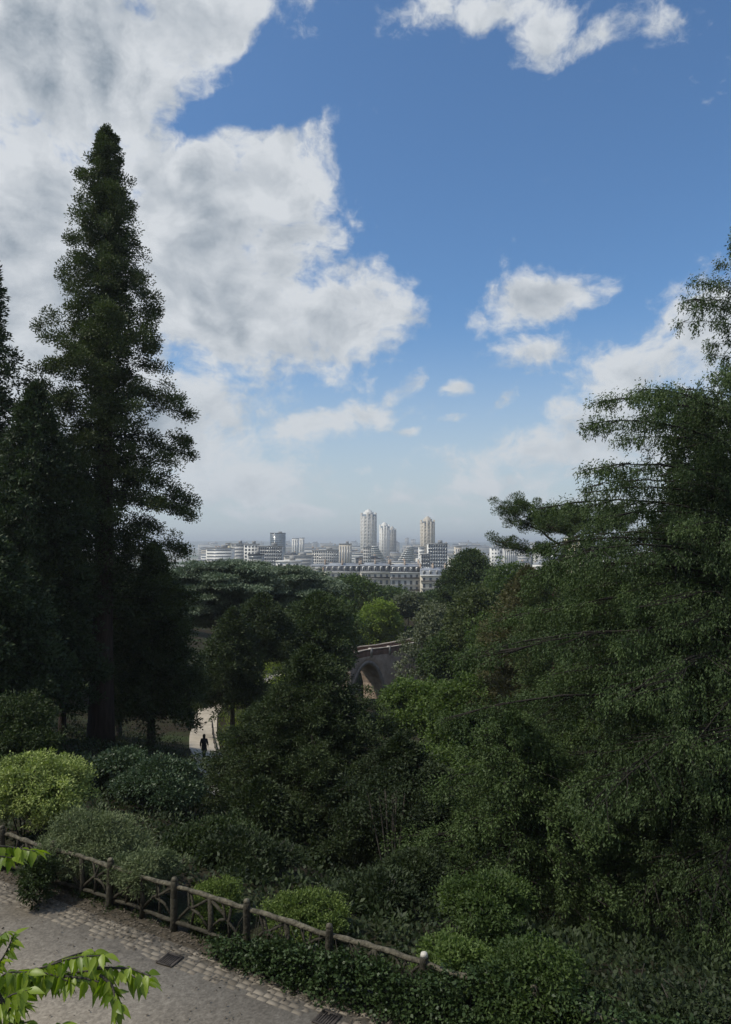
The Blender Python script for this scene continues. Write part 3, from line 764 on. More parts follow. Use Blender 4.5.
# giant sequoia
def t_sequoia():
    rng = np.random.RandomState(21)
    d = 45.0; x, y, z = spot(104, d); Hh = ztop(130, d) - z
    r = empty('giant_sequoia', (x, y, z), 'tall dark giant sequoia with pointed top and bare straight lower trunk, left of the view', 'tree')
    yy = np.array([755, 650, 600, 560, 500, 450, 400, 350, 300, 250, 200, 160, 140, 127])
    rr = np.array([0, 3.0, 4.7, 5.7, 4.7, 4.1, 3.8, 3.3, 2.8, 2.1, 1.45, .75, .38, .05])
    tt = [(ztop(v, d) - z) / Hh for v in yy]; tt[0] = 0
    pr = prof_tab(tt, rr)
    print('sequoia', Hh, z)
    conifer(r, rng, Hh, pr, .70, 290, t0=.20, slope=lambda t: .05 + .35 * t, curve=-.28, spacing=1.15, lat=.36, s0=.2, cr=.56, nl=120, L=.16, Wd=.065,
            flat=.8, bias=(0, 0, .25), cdw=.5, leaf='sequoia', bark='bark_red', lenvar=(.5, 1.2), tintbase=.32, tiptint=.35, pw=.9, gapn=.24, shell=.6, inner=150)
t_sequoia()

# the great drooping conifer on the right
def t_right():
    rng = np.random.RandomState(22)
    d = 24.0; x, y, z = spot(752, d); Hh = ztop(222, d) - z
    r = empty('drooping_conifer', (x, y, z), 'huge dark conifer with drooping shoots filling the right side of the view', 'tree')
    yy = np.array([1100, 1000, 900, 800, 700, 620, 560, 500, 450, 412, 396, 375, 350, 325, 308, 292, 260, 222])
    rr = np.array([5, 6.3, 6.6, 6.6, 6.4, 5.9, 5.4, 4.8, 4.2, 3.7, 1.7, .9, .9, 1.9, 2.2, .8, .9, .1])
    o = np.argsort(-yy)
    tt = [(ztop(v, d) - z) / Hh for v in yy]
    pr = prof_tab(tt, rr)
    print('right', Hh, z, x)
    rr_ = np.random.RandomState(5)
    conifer(r, rng, Hh, pr, .42, 370, t0=.10, slope=lambda t: .10 + .5 * t, curve=-.32, spacing=.33, lat=.42, s0=.06, cr=.26, nl=26, L=.10, Wd=.030, shell=.7, strings=3, slen=.34, lean=(0, 0), azlim=lambda a, t: (cos(a) < .35 or rr_.uniform() < .35) and (sin(a) < .5 or rr_.uniform() < .6),
            flat=1.25, bias=(0, 0, -.75), cdw=.4, leaf='yewA', bark='bark', lenvar=(.42, 1.34), hang=.25, tintbase=.36, tiptint=.34, pw=.9, gapn=.38, rnd=.35, out=.35)
t_right()

def T_con(name, px, py, d, label, rk, seed, leaf='dark', bark='bark', cat='tree', group=None, rpx=None, shape='cone', **kw):
    rng = np.random.RandomState(seed)
    x, y, z = spot(px, d); Hh = ztop(py, d) - z
    r = empty(name, (x, y, z), label, cat, group)
    Rm = rpx / FPX * d
    if shape == 'cone': pr = prof_tab([0, .06, .3, .6, .8, .93, 1], [Rm * .9, Rm, Rm, Rm * .76, Rm * .42, Rm * .17, .05])
    elif shape == 'yew': pr = prof_tab([0, .06, .35, .6, .8, .93, 1], [Rm * .85, Rm, Rm * .98, Rm * .8, Rm * .52, Rm * .22, .08])
    elif shape == 'ball': pr = prof_tab([0, .3, .55, .75, .9, 1], [Rm * .3, Rm * .8, Rm, Rm * .9, Rm * .6, Rm * .1])
    elif shape == 'umbrella': pr = prof_tab([0, .5, .7, .86, .95, 1], [Rm * .2, Rm * .5, Rm, Rm, Rm * .75, Rm * .4])
    kw.setdefault('s0', .12); kw['nb'] = int(kw['nb'] * kw.pop('nbs', 1.3))
    conifer(r, rng, Hh, pr, max(.12, Hh * .018), leaf=leaf, bark=bark, **kw)
    return r
def T_bro(name, px, py, d, label, rpx, seed, leaf='midgreen', cat='tree', group=None, base=.2, basez=None, **kw):
    rng = np.random.RandomState(seed)
    x, y, z = spot(px, d); Hh = max(.8, ztop(py, d) - z)
    r = empty(name, (x, y, z), label, cat, group)
    Rr = rpx / FPX * d
    broadleaf(r, rng, Hh, Rr, base=base, leaf=leaf, rt=kw.pop('rt', max(.03, Hh * .016)), **kw)
    return r

# left neighbours
T_con('evergreen_tree', -18, 250, 43, 'narrow dark evergreen at the left edge, its tip beside the big sequoia', .4, 31, leaf='darkleft', rpx=62, nb=230, t0=.10,
      slope=.1, curve=-.25, spacing=.55, lat=.35, cr=.5, nl=24, L=.26, Wd=.085, flat=.8, tintbase=.4, gapn=.5, lenvar=(.5, 1.15))
T_con('evergreen_tree', 34, 385, 40, 'broad dark evergreen between the left edge and the sequoia trunk', .4, 32, leaf='darkleft', rpx=72, shape='yew', nb=230, t0=.12,
      slope=.12, curve=-.3, spacing=.55, lat=.4, cr=.5, nl=26, L=.24, Wd=.085, flat=.7, tintbase=.3, lenvar=(.6, 1.15))
T_con('evergreen_tree', -20, 520, 33, 'dark evergreen low at the left edge above the variegated bush', .4, 33, leaf='darkleft', rpx=90, shape='yew', nb=150, t0=.2,
      slope=.1, curve=-.35, spacing=.6, lat=.4, cr=.5, nl=26, L=.22, Wd=.08, flat=.6, tintbase=.3)
T_con('evergreen_tree', 154, 545, 49, 'dark evergreen just right of the sequoia trunk, reaching down to the path', .4, 34, leaf='dark', rpx=48, shape='yew', nb=190, t0=.17,
      slope=.05, curve=-.35, spacing=.55, lat=.4, cr=.5, nl=26, L=.24, Wd=.08, flat=.8, tintbase=.45)
T_con('slender_conifer', 66, 560, 52, 'thin trunked dark conifer behind the sequoia on its left', .4, 35, leaf='dark', rpx=48, nb=110, t0=.35, bark='bark_red',
      spacing=.6, cr=.55, nl=22, L=.26, Wd=.09, tintbase=.3)
T_con('slender_conifer', 122, 600, 56, 'thin grey trunk standing right behind the sequoia trunk', .4, 36, leaf='dark', rpx=30, nb=70, t0=.5, bark='bark',
      spacing=.6, cr=.55, nl=22, L=.26, Wd=.09, tintbase=.3)

# centre
T_con('dark_yew', 310, 646, 32, 'big dark conical yew in the middle of the valley below the bridge', .4, 41, leaf='dark', rpx=108, shape='cone', nbs=1.0, nb=300, t0=.03,
      slope=.25, curve=-.25, spacing=.55, lat=.40, cr=.36, nl=50, L=.14, Wd=.042, shell=.7, flat=.6, bias=(0, 0, .25), tintbase=.42, tiptint=.3, lenvar=(.62, 1.2))
T_con('dark_yew', 398, 738, 28.5, 'spreading dark yew with several thin stems, right of the conical yew', .4, 42, leaf='dark', rpx=88, shape='yew', nbs=.9, nb=200, t0=.25,
      slope=.3, curve=-.35, spacing=.52, lat=.4, cr=.34, nl=48, L=.13, Wd=.042, shell=.7, flat=.55, tintbase=.36, tiptint=.3, lenvar=(.6, 1.2))
def stems():
    rng = np.random.RandomState(50); x, y, z = spot(392, 25.5)
    r = empty('multi_stem_shrub', (x, y, z), 'bare fanned thin stems under the dark yew behind the fence', 'shrub')
    b = Buf()
    for k in range(9):
        a = rng.uniform(-1.1, 1.1); b.tube([(a * .15, 0, -.3), (a * .5, rng.uniform(-.2, .2), 1.2), (a * 1.1, rng.uniform(-.4, .4), 3.4)], [.042, .03, .014], 5)
    b.build('stems', M['bark'], r)
    lf = Buf(); C = np.stack([rng.uniform(-1.7, 1.7, 60), rng.uniform(-.9, .9, 60), rng.uniform(2.6, 4.0, 60)], 1)
    clumps(lf, rng, C, .4, 26, .15, .06, .4); lf.build('foliage', M['dark'], r)
stems()
T_con('dark_yew', 262, 782, 28, 'low dark yew left of the conical yew beside the path', .4, 43, leaf='dark', rpx=46, shape='yew', nb=130, t0=.06,
      slope=.2, curve=-.3, spacing=.4, lat=.4, cr=.38, nl=26, L=.17, Wd=.055, tintbase=.42)

# cedars and far middle
for (px, py, d, rp, sd, lb) in ((222, 563, 84, 60, 61, 'flat topped cedar with pale layered boughs, right beside the sequoia foliage'),
                                (288, 568, 92, 56, 62, 'flat topped cedar of pale layered boughs, the right one of two')):
    T_con('cedar', px, py, d, lb, .4, sd, leaf='cedar', rpx=rp, shape='umbrella', nb=70, t0=.52, slope=.18, curve=-.12, spacing=1.0, lat=.5, cr=1.0, nl=64, L=.32, Wd=.10,
          flat=.16, bias=(0, 0, .15), tintbase=.35, tiptint=.5, lenvar=(.5, 1.15), pw=.8, up=2.0)
T_con('dark_pine', 262, 596, 70, 'dark ragged pine in front of the cedars', .4, 63, leaf='dark', rpx=50, shape='yew', nb=120, t0=.52, slope=.3, curve=-.2, spacing=.8, lat=.5,
      cr=.75, nl=40, L=.28, Wd=.08, tintbase=.2, bark='bark_pine')
T_con('dark_pine', 318, 594, 74, 'dark pine directly above the conical yew, left of the bridge', .4, 64, leaf='pine', rpx=34, shape='ball', nb=120, t0=.3, slope=.3, curve=-.2, spacing=.8, lat=.5,
      cr=.75, nl=40, L=.28, Wd=.08, tintbase=.25, bark='bark_pine')
T_con('dark_pine', 234, 610, 66, 'dark trunked conifer beneath the left cedar beside the path', .4, 65, leaf='dark', rpx=40, shape='yew', nb=120, t0=.28, slope=.1, curve=-.3, spacing=.7, lat=.4,
      cr=.6, nl=34, L=.26, Wd=.09, tintbase=.3, bark='bark')
far = dict(nleaf=26, cr=1.15, L=.62, Wd=.42)
T_bro('broadleaf_tree', 350, 576, 160, 'rounded dark green tree in front of the left end of the mansard buildings', 34, 71, 'darkbroad', ncl=420, nlobe=12, **far)
T_bro('broadleaf_tree', 388, 588, 205, 'dark rounded tree under the middle of the mansard buildings', 26, 72, 'darkbroad', ncl=300, nlobe=9, **far)
T_bro('broadleaf_tree', 434, 592, 190, 'small dark tree under the right end of the mansard buildings', 22, 73, 'darkbroad', ncl=260, nlobe=8, **far)
T_bro('broadleaf_tree', 408, 596, 165, 'rounded grey green tree behind the bridge', 20, 74, 'greygreen', ncl=260, nlobe=8, tint=.25, **far)
T_bro('lime_green_tree', 379, 601, 146, 'bright yellow green tree standing just behind the bridge', 22, 75, 'bright', ncl=330, nlobe=9, cr=.9, nleaf=30, L=.45, Wd=.3)
T_bro('weeping_tree', 434, 607, 112, 'grey green weeping tree on the cliff right of the bridge', 37, 76, 'greygreen', ncl=560, nlobe=11, nleaf=30, cr=.75, L=.42, Wd=.22, droop=.35, tint=.42, base=.05)
T_bro('broadleaf_tree', 452, 628, 100, 'dark tree hanging below the weeping tree', 30, 77, 'darkbroad', ncl=420, nlobe=9, nleaf=26, cr=.8, L=.4, Wd=.25, droop=.2)
T_con('dark_conifer', 470, 552, 130, 'dark conifer poking above the skyline left of the umbrella pine', .4, 78, leaf='pine', rpx=36, shape='ball', nb=120, t0=.1, slope=.3, curve=-.2, spacing=1.1, lat=.5,
      cr=1.1, nl=36, L=.5, Wd=.16, tintbase=.2)
T_bro('broadleaf_tree', 505, 560, 110, 'mid green tree below the umbrella pine', 36, 79, 'midgreen', ncl=460, nlobe=10, nleaf=28, cr=.9, L=.42, Wd=.26, tint=.3)
T_bro('broadleaf_tree', 478, 585, 96, 'olive green tree behind the light green trees, right of the weeping tree', 34, 80, 'olive', ncl=460, nlobe=10, nleaf=28, cr=.8, L=.38, Wd=.24, tint=.3)
T_bro('broadleaf_tree', 520, 598, 80, 'soft green tree behind the brownish conifer', 44, 81, 'midgreen', ncl=560, nlobe=10, nleaf=28, cr=.7, L=.32, Wd=.2, tint=.25)
T_con('brown_conifer', 527, 568, 54, 'brownish green conifer between the umbrella pine and the drooping conifer', .4, 82, leaf='brownpine', rpx=50, shape='yew', nb=170, t0=.05, slope=.3, curve=-.3,
      spacing=.6, lat=.5, cr=.55, nl=34, L=.24, Wd=.07, tintbase=.3)
T_bro('broadleaf_tree', 420, 676, 62, 'light green leafy tree in the valley below the bridge', 46, 83, 'midgreen', ncl=900, nlobe=15, nleaf=34, cr=.45, L=.26, Wd=.16, tint=.62, lobr=.40, base=.02)
T_bro('broadleaf_tree', 478, 672, 56, 'leafy green tree right of the light green valley tree', 50, 84, 'midgreen', ncl=900, nlobe=15, nleaf=34, cr=.45, L=.24, Wd=.15, tint=.5, lobr=.40, base=.02)
T_bro('broadleaf_tree', 452, 752, 40, 'green leafy tree right of the dark yews', 60, 85, 'midgreen', base=.02, ncl=720, nlobe=13, nleaf=36, cr=.38, L=.17, Wd=.11, tint=.38)

# umbrella pine: arms of needle tufts
def umbrella_pine():
    rng = np.random.RandomState(90); d = 60.0
    x, y, z = spot(556, d); r = empty('umbrella_pine', (x, y, z), 'pine with flat tufted crown and bare leaning trunk against the skyline on the right', 'tree')
    o = np.array([x, y, z])
    def q(px, py, dd=0): return at(px, py, d + dd) - o
    tb = Buf(); tp = [np.array([0, 0, -1.]), np.array([.1, 0, 3.]), q(556, 680), q(553, 620), q(557, 580), q(564, 552), q(572, 535), q(585, 524)]
    tb.tube(tp, [.34, .31, .29, .27, .24, .20, .14, .08], 9, rough=.05, rng=rng); tb.build('trunk', M['bark_pine'], r, smooth=True)
    br = Buf(); lf = Buf()
    def arm(P, rad, n, spread, tuft=.55):
        P = np.array(P); t = np.linspace(0, 1, len(P)); s = np.linspace(0, 1, 14)
        Q = np.stack([np.interp(s, t, P[:, i]) for i in range(3)], 1) + rng.randn(14, 3) * .06
        br.tube(Q, np.linspace(rad, .02, 14), 5)
        C = []
        for k in range(int(n * 1.5)):
            a = rng.uniform(.25, 1.03); c = np.array([np.interp(a, s, Q[:, i]) for i in range(3)])
            e = c + rng.randn(3) * np.array([spread, spread * 1.2, spread * .45]) + np.array([0, 0, spread * .35])
            br.tube([c, (c + e) / 2, e], [.035, .025, .01], 3); C.append(e)
        C = np.array(C)
        clumps(lf, rng, C, tuft * rng.uniform(.6, 1.15, len(C)), 230, .19, .05, rng.uniform(.15, .6, len(C)), flat=.7, bias=(0, 0, .4), out=1.2, rnd=.3)
    arm([q(566, 548), q(545, 535), q(520, 520), q(503, 507)], .12, 20, .55)
    arm([q(562, 556), q(540, 552), q(515, 548), q(493, 540)], .10, 16, .42)
    arm([q(572, 536), q(550, 525), q(530, 512), q(515, 503)], .12, 20, .6)
    arm([q(572, 536), q(560, 520), q(550, 517, 1)], .10, 20, .7)
    arm([q(575, 532), q(590, 520, 1), q(610, 512, 1)], .12, 26, .8)
    arm([q(572, 538), q(598, 530, -1), q(625, 522, -1)], .12, 26, .8)
    arm([q(575, 530), q(575, 518, 2), q(570, 514, 3)], .10, 20, .8)
    arm([q(572, 538), q(560, 530, -2), q(545, 528, -3)], .10, 22, .7)
    arm([q(556, 570), q(585, 560), q(612, 552)], .10, 20, .7)
    br.build('branches', M['bark_pine'], r); lf.build('crown', M['pine'], r)
umbrella_pine()

T_con('evergreen_tree', 700, 395, 33, 'dark evergreen behind the drooping conifer at the right edge', .4, 97, leaf='dark', rpx=95, shape='yew', nb=230, t0=.12,
      slope=.2, curve=-.4, spacing=.6, lat=.4, cr=.5, nl=34, L=.2, Wd=.06, flat=.8, tintbase=.4, lenvar=(.5, 1.15), strings=2, slen=.6)
T_con('pine_tree', 552, 563, 44, 'small bushy pine hiding the foot of the umbrella pine trunk', .4, 98, leaf='pine', bark='bark_pine', rpx=40, shape='ball', nb=130, t0=.1,
      slope=.3, curve=-.2, spacing=.5, lat=.5, cr=.45, nl=36, L=.18, Wd=.05, tintbase=.35)
# right middle: companions of the great conifer
T_con('spreading_conifer', 604, 562, 29, 'mid green conifer with spreading boughs in front of the umbrella pine trunk', .4, 91, leaf='yewA', rpx=105, shape='yew', nbs=.75, nb=290, t0=.05,
      slope=.35, curve=-.35, spacing=.46, lat=.40, cr=.30, nl=34, L=.11, Wd=.036, shell=.7, strings=2, slen=.26, flat=.7, bias=(0, 0, -.3), tintbase=.5, tiptint=.35, lenvar=(.6, 1.18))
T_con('spreading_conifer', 512, 712, 23.5, 'lower green conifer, its boughs meeting the leafy shrubs by the fence', .4, 92, leaf='yewA', rpx=92, shape='yew', nbs=.75, nb=230, t0=.05,
      slope=.35, curve=-.35, spacing=.44, lat=.40, cr=.29, nl=34, L=.105, Wd=.036, shell=.7, strings=2, slen=.35, flat=.7, bias=(0, 0, -.2), tintbase=.45, tiptint=.35, lenvar=(.6, 1.18))
T_bro('hazel_shrub', 486, 872, 16.5, 'leafy green hazel shrub beyond the fence end', 58, 93, 'midgreen', ncl=420, nlobe=10, nleaf=34, cr=.2, L=.085, Wd=.045, tint=.3, stems=6, lobr=.38, base=.1, cat='shrub')
T_bro('hazel_shrub', 452, 938, 14.2, 'light green shrub leaning over the end of the fence rail', 40, 94, 'midgreen', ncl=300, nlobe=8, nleaf=34, cr=.15, L=.075, Wd=.04, tint=.6, stems=5, base=.05, cat='shrub')
T_bro('hazel_shrub', 530, 945, 13.2, 'green leafy shrub at the bottom right of the picture', 62, 95, 'midgreen', ncl=400, nlobe=9, nleaf=32, cr=.2, L=.075, Wd=.042, tint=.25, stems=6, base=.05, cat='shrub')
T_bro('laurel_shrub', 668, 1014, 12.6, 'low shrub coloured dark for deep shade at the bottom right edge', 90, 96, 'dark', ncl=260, nlobe=9, nleaf=32, cr=.22, L=.085, Wd=.05, tint=.4, stems=5, base=.05, cat='shrub')  # dark leaf colour takes the place of deep shade

# left shrubs
T_bro('verge_plant', 48, 856, 17.9, 'small leafy plant at the fence foot beside the hanging leaves', 22, 110, 'under', ncl=110, nlobe=6, nleaf=30, cr=.13, L=.09, Wd=.04, tint=.5, stems=4, base=.0, cat='plant')
T_bro('evergreen_shrub', 262, 850, 20.5, 'dark low shrub just behind the fence between the two yellow green bushes', 34, 119, 'dark', ncl=260, nlobe=7, nleaf=36, cr=.22, L=.10, Wd=.045, tint=.4, stems=4, base=.0, cat='shrub')
T_bro('variegated_bush', 34, 748, 21.5, 'rounded bush with yellow variegated leaves at the left edge', 62, 101, 'variegated', ncl=620, nlobe=15, nleaf=60, cr=.22, L=.085, Wd=.04, tint=.42, stems=5, base=.0, cat='shrub', lobr=.4)
T_bro('silvery_bush', 100, 812, 19.3, 'feathery silver green bush spilling over the fence', 50, 102, 'silver', lobr=.38, ncl=520, nlobe=14, nleaf=42, cr=.2, L=.10, Wd=.022, tint=.35, stems=5, base=.0, cat='shrub', sx=1.35)
T_bro('silvery_bush', 150, 850, 17.7, 'low feathery green bush behind the fence beside the silver bush', 34, 103, 'silver', lobr=.38, ncl=380, nlobe=12, nleaf=42, cr=.16, L=.09, Wd=.022, tint=.15, stems=4, base=.0, cat='shrub', sx=1.2)
T_bro('evergreen_shrub', 162, 760, 27, 'bluish dark green glossy shrub below the pale path', 45, 104, 'teal', lobr=.36, ncl=620, nlobe=15, nleaf=44, cr=.28, L=.11, Wd=.055, tint=.4, stems=5, base=.0, cat='shrub')
T_bro('evergreen_shrub', 118, 750, 29, 'dark leafy shrub in front of the sequoia base', 44, 105, 'teal', lobr=.36, ncl=560, nlobe=14, nleaf=40, cr=.3, L=.13, Wd=.065, tint=.25, stems=5, base=.0, cat='shrub')
T_bro('evergreen_shrub', 22, 700, 29, 'feathery dark green shrub behind the variegated bush', 52, 106, 'under', ncl=460, nlobe=9, nleaf=40, cr=.3, L=.15, Wd=.05, tint=.5, stems=5, base=.0, cat='shrub')
T_bro('yellow_green_bush', 222, 882, 17.0, 'small yellow green bush behind the middle of the fence', 24, 107, 'hedge', ncl=240, nlobe=7, nleaf=40, cr=.13, L=.055, Wd=.03, tint=.5, stems=4, base=.0, cat='shrub')
T_bro('yellow_green_bush', 302, 893, 16.6, 'rounded yellow green bush rising above the fence near the ivy', 42, 108, 'hedge', ncl=420, nlobe=8, nleaf=44, cr=.14, L=.055, Wd=.03, tint=.45, stems=4, base=.0, cat='shrub')
T_bro('evergreen_shrub', 215, 835, 22, 'dark low shrub between the bluish shrub and the yellow green bush', 40, 109, 'under', ncl=300, nlobe=8, nleaf=36, cr=.25, L=.10, Wd=.05, tint=.3, stems=4, base=.0, cat='shrub')

# dark leaved bushes standing in for the shade on the slope behind the fence
for (px, py, d, rp, sd, lb) in ((412, 850, 22, 44, 113, 'black green bush standing in for deep shade near the pale fence post'),
                                (238, 846, 21, 34, 114, 'small dark bush behind the small yellow green bush'),
                                (380, 884, 19.0, 44, 115, 'low bush added as dark shade between the rounded yellow green bush and the pale fence post')):
    T_bro('shade_mass_bush', px, py, d, lb, rp, sd, 'dark', ncl=420, nlobe=9, lobr=.38, nleaf=44, cr=.26, L=.12, Wd=.045, tint=.35, stems=4, base=.0, cat='bush')

# ivy on the fence and litter on the verge
def ivy():
    rng = np.random.RandomState(120)
    lf = Buf(); n = 900
    u = rng.uniform(4.6, 17, n)
    dens = sstep(4.2, 7.2, u)
    h = rng.uniform(0, 1, n) ** .8 * (.35 + .45 * sstep(4.5, 8, u) + .42 * sstep(9.3, 11.0, u))
    s = -.38 * (1 - (h / 1.15) ** 1.4) * rng.uniform(.4, 1.3, n) - .06 + rng.randn(n) * .07
    s = s - .45 * sstep(10, 13, u)* rng.uniform(0,1,n)*(1-h)
    keep = rng.uniform(0, 1, n) < .25 + .75 * dens
    C = np.stack([u, s, h], 1)[keep]
    clumps(lf, rng, C, .16 * rng.uniform(.6, 1.4, len(C)), 34, .075, .06, rng.uniform(.15, .6, len(C)), flat=.9, bias=(0, -.5, .3), out=.8, rnd=.6, up=1.5)
    root = empty('ivy', FW(0, 0), 'dark glossy ivy covering the lower right part of the rustic fence', 'ivy', rz=RA)
    lf.build('leaves', M['ivy'], root)
    st = Buf()
    for k in range(60):
        a = rng.uniform(5, 17); w = rng.uniform(-.5, .5)
        st.tube([(a, .0, 0), (a + w * .3, -.16, .35), (a + w * .6, -.12, .7), (a + w, -.08, .95)], [.012, .01, .008, .004], 4)
    st.build('stems', M['bark'], root)
ivy()
def litter():
    rng = np.random.RandomState(121); b = Buf(); n = 5200
    u = rng.uniform(-14, 14, n); s = -.25 + rng.randn(n) * .28
    s = np.where(rng.uniform(0, 1, n) < .12, rng.uniform(-3.5, 0, n), s)
    P = np.stack([FO[0] + FD[0] * u + FN[0] * s, FO[1] + FD[1] * u + FN[1] * s, .03 + np.abs(rng.randn(n)) * .02], 1)
    D = rng.randn(n, 3); D[:, 2] *= .25
    blades(b, rng, P, D, .07, .04, rng.uniform(0, 1, n), up=3)
    o = b.build('leaf_litter', M['litter']); tag(o, 'dry fallen leaves strewn along the foot of the fence', 'leaf litter', kind='stuff')
    # low weeds under the fence
    b = Buf(); n = 260
    u = rng.uniform(-16, 6, n); s = rng.randn(n) * .14 + .12
    P = np.stack([FO[0] + FD[0] * u + FN[0] * s, FO[1] + FD[1] * u + FN[1] * s, np.full(n, .08)], 1)
    clumps(b, rng, P, .11, 22, .10, .03, rng.uniform(.2, .8, n), flat=.7, bias=(0, 0, .8), up=1)
    tag(b.build('weeds', M['under']), 'low green weeds growing along the foot of the fence', 'weeds', kind='stuff')
litter()
def ground_cover():
    rng = np.random.RandomState(122); b = Buf(); n = 7000
    y = 13 + 65 * rng.uniform(0, 1, n) ** 1.3; x = rng.uniform(-.62, .62, n) * y
    s = (x - FO[0]) * FN[0] + (y - FO[1]) * FN[1]
    k = s > .9
    # keep the paths and the lawn strip clear
    px = W / 2 + x / y * FPX; py = 544 - (terrain(x, y) - 8.5) / y * FPX
    lawn = (px > 186) & (px < 250) & (py > 690) & (py < 800)
    low = (py > 850) & (py < 882) & (px > 230) & (px < 500)
    k &= ~lawn
    x, y = x[k], y[k]; P = np.stack([x, y, terrain(x, y) + .15], 1)
    clumps(b, rng, P, .28 + .008 * y, 16, .16, .08, rng.uniform(.1, .6, len(P)), flat=.7, bias=(0, 0, .6), up=1)
    tag(b.build('ground_cover', M['dark']), 'low undergrowth on the slope beyond the fence, coloured dark for shadow', 'undergrowth', kind='stuff')  # leaf colour darkened to stand in for shadow on the slope
    b = Buf(); n = 9000
    q = np.array([pz(u, v)[:2] for u, v in ((228, 800), (212, 700), (300, 665), (262, 800))])
    w = rng.dirichlet(np.ones(4), n); P2 = w @ q; P2 += rng.randn(n, 2) * .8
    P = np.stack([P2[:, 0], P2[:, 1], terrain(P2[:, 0], P2[:, 1])], 1)
    px = W / 2 + P[:, 0] / P[:, 1] * FPX; py = 544 - (P[:, 2] - 8.5) / P[:, 1] * FPX
    xe = np.interp(py, [700, 715, 735, 752, 770, 785, 800], [226, 220, 219, 222, 224, 231, 236])
    P = P[(px > xe)]
    D = rng.randn(len(P), 3) * .4; D[:, 2] = 1
    blades(b, rng, P, D, .22, .09, rng.uniform(.2, .9, len(P)))
    q2 = [(u, v) for u in range(246, 306, 4) for v in range(655, 704, 3)]
    P = np.array([pz(u + rng.uniform(-2, 2), v + rng.uniform(-2, 2)) for u, v in q2]); P[:, 2] = terrain(P[:, 0], P[:, 1])
    P = np.repeat(P, 18, 0) + np.concatenate([rng.randn(len(P) * 18, 2) * .9, np.zeros((len(P) * 18, 1))], 1)
    xs_ = W / 2 + P[:, 0] / P[:, 1] * FPX; ys_ = 544 - (P[:, 2] - 8.5) / P[:, 1] * FPX
    P = P[np.abs(ys_ - np.interp(xs_, [256, 266, 276, 290, 310], [686, 680, 674, 668, 662])) > 2.6]
    D = rng.randn(len(P), 3) * .5; D[:, 2] = .7
    blades(b, rng, P, D, .55, .4, rng.uniform(.2, .9, len(P)), up=1)
    tag(b.build('lawn_grass', leaf_mat('lawn_blades', (.09, .13, .022), (.19, .26, .05), .25)), 'bright green grass beside the pale park path', 'grass', kind='stuff')
ground_cover()

# fill of the park: copies of a few far trees
def fillers():
    rng = np.random.RandomState(130)
    protos = []
    hide = []
    specs = [('darkbroad', 140), ('olive', 141), ('midgreen', 142)]
    spots = []
    for yy in np.arange(62, 262, 15):
        w = .52 * yy + 6; xx = -w
        while xx < w:
            spots.append((xx + rng.uniform(-3, 3), yy + rng.uniform(-5, 5))); xx += 11 + yy * .02
    k = 0; names = []
    for (x, y) in spots:
        z = T(x, y); px = W / 2 + x / y * FPX; pyb = 544 - (z - 8.5) / y * FPX
        if 172 < px < 320 and pyb > 640: continue              # path, lawn
        if 336 < px < 475 and y < 150: continue                 # view to the bridge
        hmax_py = np.interp(px, [-200, 170, 200, 320, 330, 350, 420, 440, 470, 900], [560, 566, 572, 574, 582, 590, 592, 585, 572, 560]) + rng.uniform(2, 22)
        Hh = ztop(hmax_py, y) - z
        Hh = min(Hh, rng.uniform(12, 17))
        if y < 75: Hh = min(Hh, 10)
        if Hh < 4: continue
        j = k % 3
        if len(protos) <= j:
            r = empty('park_tree', (x, y, z), 'leafy tree in the dense park canopy of the valley', 'tree', 'trees massed in the valley')
            broadleaf(r, np.random.RandomState(specs[j][1]), 12, 4.6, base=.18, nlobe=11, ncl=300, nleaf=24, cr=.9, L=.45, Wd=.28, leaf=specs[j][0], rt=.2, tint=.35)
            protos.append(r)
            sc = Hh / 12; r.scale = (min(sc, 1.2), min(sc, 1.2), sc)
        else:
            sc = Hh / 12
            copy_tree(protos[j], (x, y, z), rng.uniform(0, 6.28), (max(.75, min(sc, 1.25)),) * 2 + (sc,), 'leafy tree in the dense park canopy of the valley', 'trees massed in the valley')
        k += 1
    print('fillers', k)
fillers()
EXPO = -0.28
